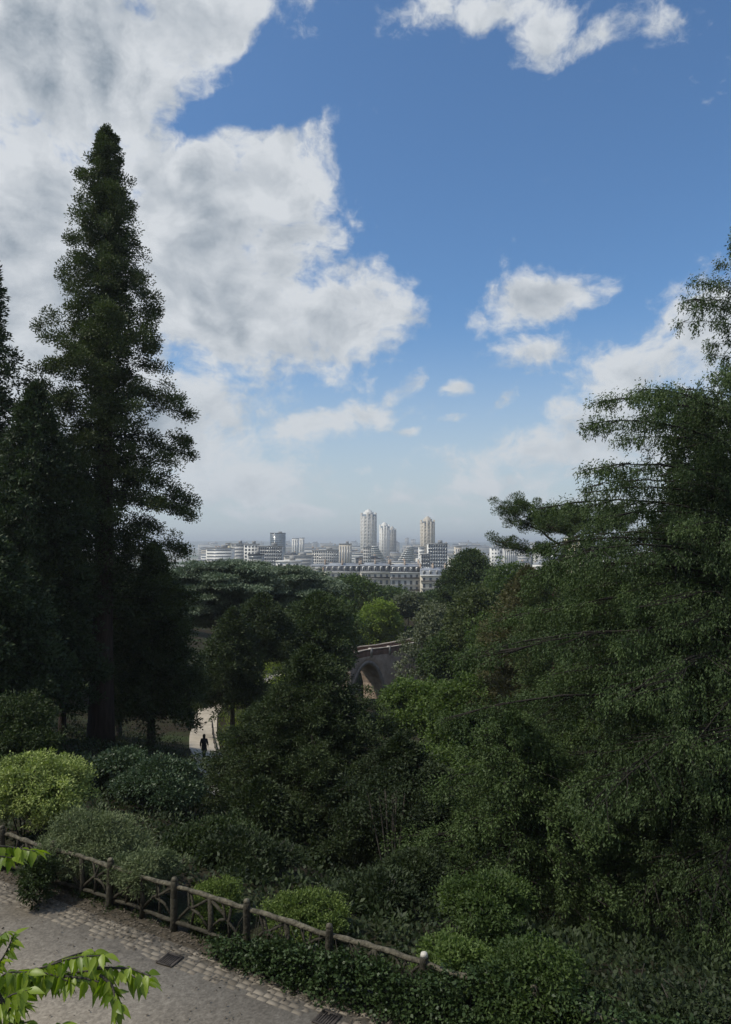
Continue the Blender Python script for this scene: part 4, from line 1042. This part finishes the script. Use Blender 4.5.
# ------------------------------------------------------------------ CITY
GZ = -27.5
def bxpart(parent, name, c, d, m, label=None, taper=1.0):
    b = Buf(); b.box(c, d, taper=taper); o = b.build(name, m, parent)
    if label: o['label'] = label
    return o
def block(px0, px1, ytop, d, label, wall='pale', glass=None, rows=None, cols=None, style='band', depth=None, name='apartment_block', group=None, rz=0.0, roofbox=True, roofm='grey', vis=22, ww_=.55, wh_=.55):
    glass = glass or ('darkglass' if style == 'grid' else 'hazeglass')
    p0 = at(px0, ytop, d); p1 = at(px1, ytop, d); w = p1[0] - p0[0]; zt = p0[2]; h = zt - GZ
    depth = depth or max(10, w * .6)
    r = empty(name, ((p0[0] + p1[0]) / 2, d + depth / 2, GZ), label, 'building', group, rz)
    bxpart(r, 'wall', (0, 0, h / 2), (w, depth, h), M[wall])
    fh = 3.1 if rows is None else vis / rows
    nr = rows or max(2, int(min(h, vis) / fh)); y0 = -depth / 2
    if style == 'band':
        for k in range(nr):
            z = h - 1.4 - k * fh
            if z < 2: break
            bxpart(r, 'window_band', (0, y0 - .05, z), (w * .93, .14, fh * .34), M[glass])
    elif style == 'grid':
        nc = cols or max(3, int(w / 3.6)); cw = w / nc
        mesh = None
        cnt = 0
        for k in range(nr):
            z = h - 1.6 - k * fh
            for c in range(nc):
                if z < 2 or cnt >= 96: continue
                x = -w / 2 + cw * (c + .5)
                if mesh is None:
                    o = bxpart(r, 'window', (0, 0, 0), (cw * ww_, .16, fh * wh_), M[glass]); mesh = o.data; o.location = (x, y0 - .04, z)
                else:
                    o = bpy.data.objects.new('window', mesh); o.location = (x, y0 - .04, z); link(o, r)
                cnt += 1
    elif style == 'rib':
        nc = cols or 6; cw = w / nc
        for c in range(nc):
            bxpart(r, 'window_strip', (-w / 2 + cw * (c + .5), y0 - .05, h / 2 - 1), (cw * .5, .14, h - 3), M[glass])
    bxpart(r, 'roof_parapet', (0, 0, h + .3), (w + .5, depth + .5, .7), M[roofm])
    if roofbox and w > 7: bxpart(r, 'roof_plant_room', (w * .15, 0, h + 1.9), (w * .22, depth * .4, 2.6), M['grey'])
    return r

# mansard buildings in front
def mansard(px0, px1, yroof, yeave, d, label, wall='cream', dorm='white', slope_m='slate', top_m='zinc', bays=None, seed=0, rz=0.0, floors=5):
    rng = np.random.RandomState(seed)
    p0 = at(px0, yeave, d); p1 = at(px1, yeave, d); w = p1[0] - p0[0]; ze = p0[2] - GZ; zr = at(px0, yroof, d)[2] - GZ
    dep = 13.0
    r = empty('mansard_building', ((p0[0] + p1[0]) / 2, d + dep / 2, GZ), label, 'building', None, rz)
    bxpart(r, 'wall', (0, 0, ze / 2), (w, dep, ze), M[wall])
    bxpart(r, 'cornice', (0, 0, ze + .2), (w + .1, dep + .9, .45), M['white'])
    # mansard body
    b = Buf(); hm = (zr - ze) * .72; a = w / 2; q = dep / 2
    ins = 1.1
    V = [(-a, -q, ze + .43), (a, -q, ze + .43), (a, q, ze + .43), (-a, q, ze + .43), (-a, -q + ins, ze + hm), (a, -q + ins, ze + hm), (a, q - ins, ze + hm), (-a, q - ins, ze + hm)]
    b.add(V, [(0, 1, 5, 4), (1, 2, 6, 5), (2, 3, 7, 6), (3, 0, 4, 7)])
    b.build('mansard_slope', M[slope_m], r)
    b = Buf()
    V = [(-a, -q + ins - .15, ze + hm), (a, -q + ins - .15, ze + hm), (a, q - ins + .15, ze + hm), (-a, q - ins + .15, ze + hm), (-a, -1, zr), (a, -1, zr), (a, 1, zr), (-a, 1, zr)]
    b.add(V, [(0, 1, 5, 4), (1, 2, 6, 5), (2, 3, 7, 6), (3, 0, 4, 7), (4, 5, 6, 7)])
    b.build('zinc_roof', M[top_m], r)
    n = bays or int(w / 3.0); cw = w / n
    wm = dm = pm = None; cnt = 0
    for k in range(n):
        x = -w / 2 + cw * (k + .5)
        z = ze + .45 + hm * .42
        if dm is None:
            o = bxpart(r, 'dormer', (0, 0, 0), (1.15, 1.0, hm * .70), M[dorm]); dm = o.data
            g = bxpart(o, 'window', (0, -.52, .05), (.8, .1, hm * .52), M['darkglass']); pm = g.data
        else:
            o = bpy.data.objects.new('dormer', dm); link(o, r); g = bpy.data.objects.new('window', pm); link(g, o)
        o.location = (x, -q + .70, z)
        for f in range(floors):
            if cnt >= 95: break
            zz = ze - 1.9 - 3.1 * f
            if wm is None: o = bxpart(r, 'window', (0, 0, 0), (1.25, .16, 2.0), M['darkglass']); wm = o.data
            else: o = bpy.data.objects.new('window', wm); link(o, r)
            o.location = (x, -q - .03, zz); cnt += 1
    for f in range(min(floors, 4)):
        bxpart(r, 'balcony', (0, -q - .35, ze - 3.15 - 3.1 * f), (w - .2, .7, .22), M['pale'])
        if f in (0, 2):
            bxpart(r, 'balcony_rail', (0, -q - .66, ze - 2.62 - 3.1 * f), (w - .3, .05, .8), M['iron'])
    m = max(2, int(w / 8))
    for k in range(m + 1):
        x = -w / 2 + w * k / m; x = max(-w / 2 + .35, min(w / 2 - .35, x))
        c = bxpart(r, 'chimney', (x, -1.0 + rng.uniform(-1, 1), zr - .2), (.7, 4.5, 3.4 + rng.uniform(-.4, .6)), M['brickchim'])
        for j in range(5): bxpart(c, 'chimney_pot', (x, -2.6 + j * .8, zr + 2.0), (.3, .3, .8), M['brickchim'])
    return r
mansard(324, 360, 563.5, 572.5, 386, 'leftmost mansard building with dark slate dormers behind the park trees', seed=1)
mansard(360.4, 390, 563, 572.6, 385, 'mansard building with dark slate attic, second from the left', seed=2, wall='cream')
mansard(390.4, 420, 564, 573, 385, 'mansard building with tall windows, just left of the blue grey zinc one', seed=3, wall='pale')
mansard(420.6, 447, 568, 576, 380, 'lower mansard building with blue grey zinc roof at the right end of the row', seed=4, slope_m='zinc', dorm='pale')
mansard(297, 323.4, 571.5, 577, 392, 'low building with dark roof left of the mansard row, half behind the cedar', seed=5, slope_m='slate', top_m='slate')
block(276, 300, 562, 400, 'low white roofed building between the cedars and the dark roofed one', wall='white', style='grid', rows=4, vis=12, roofm='white')

# octagonal residential towers
def tower(px, wpx, ytop, d, label, wall, ribm, steps, glass='blueglass', name='residential_tower'):
    p = at(px, ytop, d); w = wpx / FPX * d; h = p[2] - GZ; R = w / 2
    r = empty(name, (p[0], d, GZ), label, 'building', 'high-rise towers on the skyline')
    n = 12; b = Buf()
    def ring(Rr, z0, z1, bb, ph=.13):
        a = np.arange(n) * 2 * pi / n + ph
        V = [(cos(t) * Rr, sin(t) * Rr, z0) for t in a] + [(cos(t) * Rr, sin(t) * Rr, z1) for t in a]
        V += [(cos(t) * .01, sin(t) * .01, z1) for t in a]
        F = [(i, (i + 1) % n, n + (i + 1) % n, n + i) for i in range(n)] + [(n + i, n + (i + 1) % n, 2 * n + (i + 1) % n, 2 * n + i) for i in range(n)]
        bb.add(V, F)
    ring(R * .93, 0, h - steps[0], b); b.build('tower_shaft', M[glass], r)
    k = 0
    for i in range(n):
        t = i * 2 * pi / n + .13 + pi / n
        if sin(t) > .5: continue
        hh = h - steps[(i * 5) % len(steps)]
        c = Buf(); c.box((cos(t) * R * .86, sin(t) * R * .86, hh / 2), (R * .25, R * .30, hh), rz=t); c.build('facade_fin', M[ribm], r)
        f = Buf()
        nf = int(hh / 5.6)
        for q in range(nf):
            f.box((cos(t + .26) * R * .92, sin(t + .26) * R * .92, 4 + q * 5.6), (R * .14, R * .30, 1.3), rz=t + .26)
        f.box((cos(t + .26) * R * .90, sin(t + .26) * R * .90, 4 + (nf - 1) * 2.8), (R * .06, R * .10, (nf - 1) * 5.6), rz=t + .26)
        f.build('balcony_stack', M[wall], r)
    for s, (fr, ex) in enumerate(((.62, .35), (.42, 0), (.2, -.25))):
        c = Buf(); ring(R * fr, h - steps[0] - 1, h - steps[0] * ex * 1.0, c); c.build('crown_step', M[wall], r)
    return r
tower(368.5, 16.5, 510.5, 1280, 'tallest white and grey residential tower, leftmost of the three on the skyline', 'white', 'pale', (7, 4, 10))
tower(384.5, 10.5, 523, 1330, 'blue white tower with stepped top, left half of the close pair in the middle', 'white', 'white', (6, 3, 9))
tower(392, 8.5, 527, 1370, 'slimmer grey blue tower close behind the middle one, on its right', 'pale', 'grey', (6, 3, 8))
tower(427.5, 15.0, 517.5, 1240, 'beige residential tower, rightmost of the three tall ones', 'beige', 'beige', (7, 4, 9), glass='darkglass')
block(405, 409, 538, 3800, 'faint distant tower in haze between the tall towers, left one', wall='grey', style='rib', cols=3, name='distant_tower')
block(411, 415.5, 539.5, 3900, 'faint distant tower in haze between the tall towers, right one', wall='grey', style='rib', cols=3, name='distant_tower')

# stepped pyramid housing
def sloped(px0, px1, ytop, d, label, left=True):
    p0 = at(px0, ytop, d); p1 = at(px1, ytop, d); w = p1[0] - p0[0]; h = p0[2] - GZ; dep = 14
    r = empty('stepped_housing', ((p0[0] + p1[0]) / 2, d + dep / 2, GZ), label, 'building')
    n = 9; st = 2.6
    for k in range(n):
        ww = w * (.42 + .58 * k / (n - 1)); z = h - st * (k + .5)
        if z < 1: break
        x = (-w / 2 + ww / 2) if left else (w / 2 - ww / 2)
        o = bxpart(r, 'terrace_floor', (x, 0, z), (ww, dep - .1 * k, st - .15), M['pale'])
        bxpart(o, 'window_band', (x, -dep / 2 - .1 + .05 * k, z + .1), (ww * .9, .2, st * .4), M['blueglass'])
    bxpart(r, 'base', (0, 0, (h - st * n) / 2), (w, dep, max(1, h - st * n)), M['pale'])
sloped(371, 388, 546, 900, 'pale stepped housing block sloping down to the right at the tall tower foot', True)
sloped(396, 414, 546.5, 920, 'grey stepped housing block sloping down to the left between two towers', False)
block(339, 351.5, 544, 820, 'beige apartment block above the left mansard buildings', wall='beige', style='rib', cols=5, rows=8)
block(363, 371, 547, 800, 'dark sided block at the foot of the tallest tower', wall='pale', style='grid', cols=4, rows=7, vis=24)
block(428, 447.5, 544, 620, 'dark glass office block with white concrete grid under the beige tower', wall='white', style='grid', cols=8, rows=7, vis=20, ww_=.8, wh_=.82)
block(421, 430, 554.5, 560, 'smaller dark glass block in front of the gridded office block', wall='pale', style='grid', cols=4, rows=4, vis=12, ww_=.8, wh_=.85)
block(419, 424, 547, 700, 'narrow white block left of the gridded office block', wall='white', style='band', rows=7)
block(455, 461.5, 546.5, 760, 'orange beige narrow block standing alone right of the gridded office', wall='beige', style='rib', cols=3, roofbox=False)
block(447.5, 466, 555, 640, 'low bright white building below the orange beige block', wall='white', style='band', rows=4, vis=12)
block(491, 500, 548, 760, 'white block seen under the tip of the umbrella pine', wall='white', style='grid', rows=6, ww_=.35, wh_=.4)
block(504, 516, 548, 820, 'pale block partly behind the umbrella pine boughs', wall='pale', style='rib', rows=6)
block(535, 545, 547, 700, 'white block seen through the gap under the umbrella pine', wall='pale', style='grid', rows=6, ww_=.35, wh_=.4)
block(570, 578, 538, 330, 'yellowish building seen in the gap right of the pine trunk', wall='yellowrender', style='grid', cols=2, rows=6, roofbox=False)
block(579, 592, 541, 345, 'pale building with red brown roof trim beside the yellowish one', wall='cream', style='grid', cols=4, rows=6, roofm='beige')
# left part
block(206, 232, 548.5, 640, 'long white office building with bands of windows, just right of the sequoia', wall='white', style='band', rows=6, vis=16)
block(231, 244, 544, 700, 'plain pale block behind the long white office building', wall='pale', style='band', rows=7)
block(225.5, 230, 543.5, 820, 'small cream rooftop block above the long white office', wall='yellowrender', style='band', rows=5, roofbox=False)
block(244, 258, 544.5, 660, 'white framed block with dark windows, left half of the long dark slab', wall='white', style='grid', cols=4, rows=6, vis=18)
block(258, 282, 546.5, 650, 'long dark windowed slab below the blue grey tower', wall='pale', style='grid', cols=11, rows=6, vis=18, ww_=.75, wh_=.7)
block(270, 285, 533, 1500, 'square blue grey glass tower on the left skyline', wall='blueglass', glass='darkglass', style='band', rows=14, vis=60, name='office_tower')
block(292, 298.5, 538.5, 1300, 'white slim tower, left one of the twin pair', wall='white', style='rib', cols=3, name='residential_tower', roofbox=False)
block(299.5, 304, 538, 1320, 'white slim tower, right one of the twin pair', wall='white', style='rib', cols=2, name='residential_tower', roofbox=False)
block(312, 338, 550.5, 760, 'wide grey building left of the beige apartment block', wall='pale', style='grid', cols=12, rows=6, vis=18)
block(248, 262, 555, 460, 'low dark roofed building in front of the white framed block', wall='grey', style='band', rows=3, vis=10, roofm='slate')
block(284, 312, 556, 700, 'low pale building between the twin towers and the wide grey one', wall='pale', style='band', rows=4, vis=12)

# general city fabric
def fabric():
    rng = np.random.RandomState(200)
    protos = []; walls = ['white', 'pale', 'cream', 'grey', 'beige', 'white', 'pale']
    n = 0
    rows = [(430, 8, 15), (500, 8, 17), (580, 9, 18), (700, 10, 20), (850, 12, 22), (1050, 12, 24), (1350, 14, 26), (1700, 15, 28), (2200, 18, 30), (2900, 20, 36), (3800, 25, 45)]
    for d, h0, h1 in rows:
        px = 196 + rng.uniform(0, 10)
        while px < 610:
            wpx = rng.uniform(14, 34) / d * FPX * (1 if d < 1500 else 2)
            h = rng.uniform(h0, h1); x = (px + wpx / 2 - W / 2) / FPX * d
            w = wpx / FPX * d
            if len(protos) < 7:
                r = empty('city_building', (x, d, GZ), 'small pale building in the dense hazy city beyond the park', 'building', 'buildings massed in the distant city')
                k = len(protos)
                bxpart(r, 'wall', (0, 0, .5), (1, 1, 1), M[walls[k]])
                if k % 2 == 0: bxpart(r, 'roof', (0, 0, 1.05), (1.02, 1.02, .10), M['zinc'])
                else: bxpart(r, 'roof', (0, 0, 1.09), (1.0, 1.0, .18), M['slate'] if k == 3 else M['zinc'], taper=.6)
                for q in range(5): bxpart(r, 'window_band', (0, -.505, .88 - .17 * q), (.92, .02, .06), M['hazeglass'])
                bxpart(r, 'chimney', (.3, .1, 1.2), (.08, .2, .16), M['brickchim'])
                r.scale = (w, rng.uniform(10, 16), h); protos.append(r)
            else:
                copy_tree(protos[rng.randint(7)], (x, d + rng.uniform(-20, 20), GZ), rng.uniform(-.35, .35), (w, rng.uniform(10, 18), h),
                          'small pale building in the dense hazy city beyond the park', 'buildings massed in the distant city')
            n += 1
            px += wpx * rng.uniform(.9, 1.6)
    print('fabric', n)
fabric()

# street trees in the city
def citytrees():
    rng = np.random.RandomState(210)
    r = None
    for k in range(46):
        d = rng.uniform(410, 900); px = rng.uniform(200, 500); x = (px - W / 2) / FPX * d
        if r is None:
            r = empty('city_tree', (x, d, GZ), 'small dark tree among the distant city buildings', 'tree', 'trees among the city buildings')
            broadleaf(r, rng, 12, 5.5, ncl=120, nleaf=16, cr=1.6, L=1.3, Wd=.9, leaf='darkbroad', rt=.25)
        else: copy_tree(r, (x, d, GZ), rng.uniform(0, 6), (rng.uniform(.8, 1.2),) * 3, 'small dark tree among the distant city buildings', 'trees among the city buildings')
citytrees()

# far hills
def hills():
    nx, ny = 160, 12
    xs = np.linspace(-9000, 9000, nx); ys = np.linspace(7600, 11200, ny)
    X, Y = np.meshgrid(xs, ys)
    h = 24 + 34 * np.exp(-((X + 1750) / 900) ** 2) + 22 * np.exp(-((X - 1300) / 1500) ** 2) + 20 * np.exp(-((X - 4500) / 1800) ** 2) + 30 * np.exp(-((X + 5500) / 2000) ** 2)
    h = h + 5 * np.sin(X / 310) + 3 * np.sin(X / 120 + 1)
    Z = GZ + (h + 20) * np.sin(np.clip((Y - 7600) / 3600, 0, 1) * pi) ** .7
    V = np.stack([X, Y, Z - 2], -1)
    i = np.arange(ny - 1)[:, None] * nx; j = np.arange(nx - 1)[None]
    F = np.stack([i + j, i + j + 1, i + nx + j + 1, i + nx + j], -1).reshape(-1, 4)
    b = Buf(); b.add(V.reshape(-1, 3), F); o = b.build('hills', M['hills'], smooth=True); o['kind'] = 'structure'
hills()

# ------------------------------------------------------------------ haze
def haze():
    b = Buf(); z0, z1 = -60.0, 90.0
    b.box((0, 5750, (z0 + z1) / 2), (26000, 13500, z1 - z0))
    m, nt, out = mat('haze_air')
    v = N(nt, 'ShaderNodeVolumePrincipled'); v.inputs['Density'].default_value = HAZE
    v.inputs['Color'].default_value = (.90, .95, 1.0, 1); v.inputs['Anisotropy'].default_value = .3
    nt.links.new(v.outputs[0], out.inputs['Volume'])
    tag(b.build('haze', m), 'thin bluish haze over the park and city', 'haze', kind='stuff')
HAZE = 2.0e-4
haze()

# ------------------------------------------------------------------ SKY
SUN_EL, SUN_AZ = 52.0, -105.0        # azimuth measured from +Y towards +X
def world():
    w = bpy.data.worlds.new('World'); scene.world = w; w.use_nodes = True
    nt = w.node_tree; nt.nodes.clear()
    out = N(nt, 'ShaderNodeOutputWorld'); bg = N(nt, 'ShaderNodeBackground', inp={1: .12})
    sky = N(nt, 'ShaderNodeTexSky', sky_type='NISHITA', sun_disc=False, sun_elevation=radians(SUN_EL), sun_rotation=radians(SUN_AZ),
            altitude=60, air_density=1.0, dust_density=1.2, ozone_density=2.5)
    tc = N(nt, 'ShaderNodeTexCoord'); G = tc.outputs['Generated']
    L = nt.links.new
    def math_(op, a, b=None, c=None, clamp=False):
        n = N(nt, 'ShaderNodeMath', operation=op); n.use_clamp = clamp
        for i, q in enumerate((a, b, c)):
            if q is None: continue
            if isinstance(q, (int, float)): n.inputs[i].default_value = q
            else: L(q, n.inputs[i])
        return n.outputs[0]
    sx = N(nt, 'ShaderNodeSeparateXYZ'); L(G, sx.inputs[0])
    az = math_('ARCTAN2', sx.outputs[0], sx.outputs[1]); el = math_('ARCSINE', sx.outputs[2])
    # wisp warp
    def noise(vec, scale, detail=8, rough=.55, lac=2.0):
        n = N(nt, 'ShaderNodeTexNoise', inp={'Scale': scale, 'Detail': detail, 'Roughness': rough, 'Lacunarity': lac}); L(vec, n.inputs['Vector']); return n
    cmb0 = N(nt, 'ShaderNodeCombineXYZ'); L(az, cmb0.inputs[0]); L(math_('MULTIPLY', el, 1.25), cmb0.inputs[1]); AE = cmb0.outputs[0]
    cmbr = N(nt, 'ShaderNodeCombineXYZ'); L(az, cmbr.inputs[0]); L(el, cmbr.inputs[1]); AR = cmbr.outputs[0]
    wn = noise(AE, 5.5, 5, .55)
    wv = N(nt, 'ShaderNodeVectorMath', operation='MULTIPLY_ADD'); L(wn.outputs['Color'], wv.inputs[0]); wv.inputs[1].default_value = (.10, .07, 0); wv.inputs[2].default_value = (-.05, -.035, 0)
    ww = N(nt, 'ShaderNodeVectorMath', operation='ADD'); L(AR, ww.inputs[0]); L(wv.outputs[0], ww.inputs[1]); WA = ww.outputs[0]
    wv2 = N(nt, 'ShaderNodeVectorMath', operation='ADD'); L(AE, wv2.inputs[0]); L(wv.outputs[0], wv2.inputs[1]); AEW = wv2.outputs[0]
    def ang(px, py):
        r = ray(px, py); r = r / np.linalg.norm(r); return atan2(r[0], r[1]), math.asin(r[2])
    #       px   py   rx   ry  rot  strength
    blobs = [(60, 50, 210, 110, 0, 1.25), (185, 25, 95, 62, 0, 1.15), (30, 260, 190, 210, 0, 1.25), (215, 190, 115, 92, 0, 1.2), (275, 165, 68, 62, 20, 1.2),
             (200, 290, 150, 95, 0, 1.2), (345, 320, 76, 54, 5, 1.2), (285, 245, 62, 62, 0, 1.15), (130, 425, 190, 70, 0, 1.15), (300, 345, 90, 40, -8, 1.0),
             (310, 428, 120, 22, 8, .95), (408, 388, 34, 14, 40, .85), (235, 482, 120, 30, 0, .85), (300, 512, 110, 10, 0, .7), (470, 518, 110, 9, 0, .7),
             (395, 20, 50, 24, 10, .66), (430, 0, 40, 16, 0, .6), (508, 2, 62, 22, 0, .85), (546, 30, 34, 30, 0, 1.0), (605, 32, 60, 12, 12, .66), (665, 12, 38, 18, 0, .72),
             (548, 296, 66, 26, 10, 1.05), (478, 318, 24, 18, 0, .6), (535, 352, 60, 26, 12, .72), (452, 385, 21, 12, 12, .95), (494, 402, 30, 11, 45, .85), (460, 419, 22, 8, 20, .8),
             (413, 435, 19, 7, 18, .75), (655, 365, 82, 48, 0, 1.0), (715, 330, 60, 60, 0, 1.0), (605, 425, 78, 28, 0, .9), (560, 452, 120, 34, 5, .95), (670, 430, 100, 60, 0, .95),
             (520, 480, 130, 20, 3, .80), (430, 497, 120, 18, 0, .68), (350, 470, 90, 10, 5, .42), (680, 288, 18, 14, 0, .55), (640, 500, 140, 30, 0, .75), (310, 35, 30, 12, 0, .4),
             (900, 250, 110, 160, 0, 1.0), (-190, 300, 180, 260, 0, 1.1), (300, -120, 330, 90, 0, 1.0), (900, 480, 160, 60, 0, .8), (-300, 520, 200, 60, 0, .8)]
    acc = None
    for (px, py, rx, ry, rot, st) in blobs:
        a, e = ang(px, py)
        mp = N(nt, 'ShaderNodeMapping', vector_type='TEXTURE'); mp.inputs['Location'].default_value = (a, e, 0)
        mp.inputs['Rotation'].default_value = (0, 0, radians(rot)); mp.inputs['Scale'].default_value = (rx / FPX, ry / FPX, 1)
        L(WA, mp.inputs[0])
        ln = N(nt, 'ShaderNodeVectorMath', operation='LENGTH'); L(mp.outputs[0], ln.inputs[0])
        mr = N(nt, 'ShaderNodeMapRange', inp={1: 0.25, 2: 1.45, 3: st, 4: 0.0}); L(ln.outputs['Value'], mr.inputs[0])
        acc = mr.outputs[0] if acc is None else math_('MAXIMUM', acc, mr.outputs[0])
    # carve the blue openings
    for (px, py, rx, ry, rot, st) in [(205, 118, 34, 11, 35, .75), (285, 85, 55, 26, 0, .9), (262, 55, 18, 22, 0, .5), (330, 215, 12, 10, 0, .2)]:
        a, e = ang(px, py)
        mp = N(nt, 'ShaderNodeMapping', vector_type='TEXTURE'); mp.inputs['Location'].default_value = (a, e, 0)
        mp.inputs['Rotation'].default_value = (0, 0, radians(rot)); mp.inputs['Scale'].default_value = (rx / FPX, ry / FPX, 1)
        L(WA, mp.inputs[0])
        ln = N(nt, 'ShaderNodeVectorMath', operation='LENGTH'); L(mp.outputs[0], ln.inputs[0])
        mr = N(nt, 'ShaderNodeMapRange', inp={1: 0.3, 2: 1.5, 3: st, 4: 0.0}); L(ln.outputs['Value'], mr.inputs[0])
        acc = math_('SUBTRACT', acc, mr.outputs[0])
    # generic clouds for the half of the sky behind
    gen = noise(G, 2.2, 4, .5)
    back = N(nt, 'ShaderNodeMapRange', inp={1: .2, 2: -.2, 3: 0, 4: 1}); L(sx.outputs[1], back.inputs[0])
    gb = math_('MULTIPLY', math_('MULTIPLY_ADD', gen.outputs['Fac'], 5, -1.9, clamp=True), back.outputs[0]); acc = math_('MAXIMUM', acc, gb)
    nz = noise(AEW, 7, 11, .56); f1 = nz.outputs['Fac']
    nz2 = noise(AEW, 30, 8, .62); f2 = nz2.outputs['Fac']
    det = math_('ADD', math_('MULTIPLY_ADD', f1, 2.1, -1.05), math_('MULTIPLY_ADD', f2, 1.25, -.625))
    den = math_('ADD', acc, det)
    cov = N(nt, 'ShaderNodeMapRange', interpolation_type='SMOOTHSTEP', inp={1: .30, 2: .92, 3: 0, 4: 1}); L(den, cov.inputs[0])
    # thickness gives grey bodies, relief gives billows
    off = N(nt, 'ShaderNodeVectorMath', operation='ADD'); L(AEW, off.inputs[0]); off.inputs[1].default_value = (-.022, .034, 0)
    nzo = noise(off.outputs[0], 7, 11, .56)
    rel = math_('SUBTRACT', f1, nzo.outputs['Fac'])
    off2 = N(nt, 'ShaderNodeVectorMath', operation='ADD'); L(AEW, off2.inputs[0]); off2.inputs[1].default_value = (-.006, .01, 0)
    nzo2 = noise(off2.outputs[0], 30, 8, .62); rel2 = math_('SUBTRACT', f2, nzo2.outputs['Fac'])
    big = noise(AE, 3.6, 6, .5)
    thick = N(nt, 'ShaderNodeMapRange', interpolation_type='SMOOTHSTEP', inp={1: .75, 2: 1.9, 3: 0, 4: 1}); L(den, thick.inputs[0])
    g1 = math_('MULTIPLY', thick.outputs[0], math_('MULTIPLY_ADD', big.outputs['Fac'], 3.6, -.9, clamp=True))
    lum = math_('ADD', math_('MULTIPLY_ADD', g1, -.98, .92), math_('ADD', math_('MULTIPLY', rel, 2.4), math_('MULTIPLY', rel2, .35)))
    lum = math_('MULTIPLY', lum, 1.0, clamp=True)
    cc = N(nt, 'ShaderNodeMix', data_type='RGBA'); L(lum, cc.inputs[0])
    cc.inputs[6].default_value = (*CLD, 1); cc.inputs[7].default_value = (*CLL, 1)
    # low clouds take the colour of the air between
    lowf = N(nt, 'ShaderNodeMapRange', inp={1: 0.0, 2: .30, 3: .62, 4: 0.0}); L(el, lowf.inputs[0])
    mx = N(nt, 'ShaderNodeMix', data_type='RGBA'); L(cov.outputs[0], mx.inputs[0])
    mxa = N(nt, 'ShaderNodeMix', data_type='RGBA'); L(lowf.outputs[0], mxa.inputs[0]); L(cc.outputs[2], mxa.inputs[6]); mxa.inputs[7].default_value = (*CLH, 1)
    # sky tone
    hs = N(nt, 'ShaderNodeMix', data_type='RGBA', blend_type='MULTIPLY'); hs.inputs[0].default_value = 1; L(sky.outputs[0], hs.inputs[6]); hs.inputs[7].default_value = (*SKYT, 1)
    hz = N(nt, 'ShaderNodeMapRange', interpolation_type='SMOOTHERSTEP', inp={1: -.02, 2: .34, 3: .88, 4: 0.0}); L(el, hz.inputs[0])
    hm = N(nt, 'ShaderNodeMix', data_type='RGBA'); L(hz.outputs[0], hm.inputs[0]); L(hs.outputs[2], hm.inputs[6]); hm.inputs[7].default_value = (*HZC, 1)
    L(hm.outputs[2], mx.inputs[6]); L(mxa.outputs[2], mx.inputs[7])
    L(mx.outputs[2], bg.inputs[0]); L(bg.outputs[0], out.inputs[0])
CLD = (2.0, 2.6, 3.3); CLL = (6.7, 7.05, 7.45); CLH = (5.6, 6.2, 6.7); SKYT = (.88, 1.2, 1.42); HZC = (5.5, 6.2, 6.6)
world()

sd = bpy.data.lights.new('sun', 'SUN'); sd.energy = 4.3; sd.angle = radians(2.5); sd.color = (1, .93, .80)
so = bpy.data.objects.new('sun', sd); COL.objects.link(so)
a = radians(SUN_AZ); e = radians(SUN_EL)
from mathutils import Vector
dirv = Vector((sin(a) * cos(e), cos(a) * cos(e), sin(e)))
so.rotation_euler = dirv.to_track_quat('Z', 'Y').to_euler(); so.location = (0, 0, 60)

# ------------------------------------------------------------------ camera
cd = bpy.data.cameras.new('camera'); co = bpy.data.objects.new('camera', cd); COL.objects.link(co)
co.location = CAM; co.rotation_euler = (radians(90) + PITCH, 0, 0)
cd.sensor_fit = 'VERTICAL'; cd.sensor_height = 36; cd.lens = 36 * FPX / H; cd.clip_start = .1; cd.clip_end = 40000
scene.camera = co
scene.render.resolution_x = W; scene.render.resolution_y = H
vs = scene.view_settings; vs.view_transform = 'Standard'; vs.look = 'None'; vs.exposure = EXPO; vs.gamma = 1; vs.use_curve_mapping = False

cy = scene.cycles; cy.max_bounces = 6; cy.diffuse_bounces = 3; cy.glossy_bounces = 2; cy.transmission_bounces = 2; cy.volume_bounces = 0; cy.transparent_max_bounces = 4
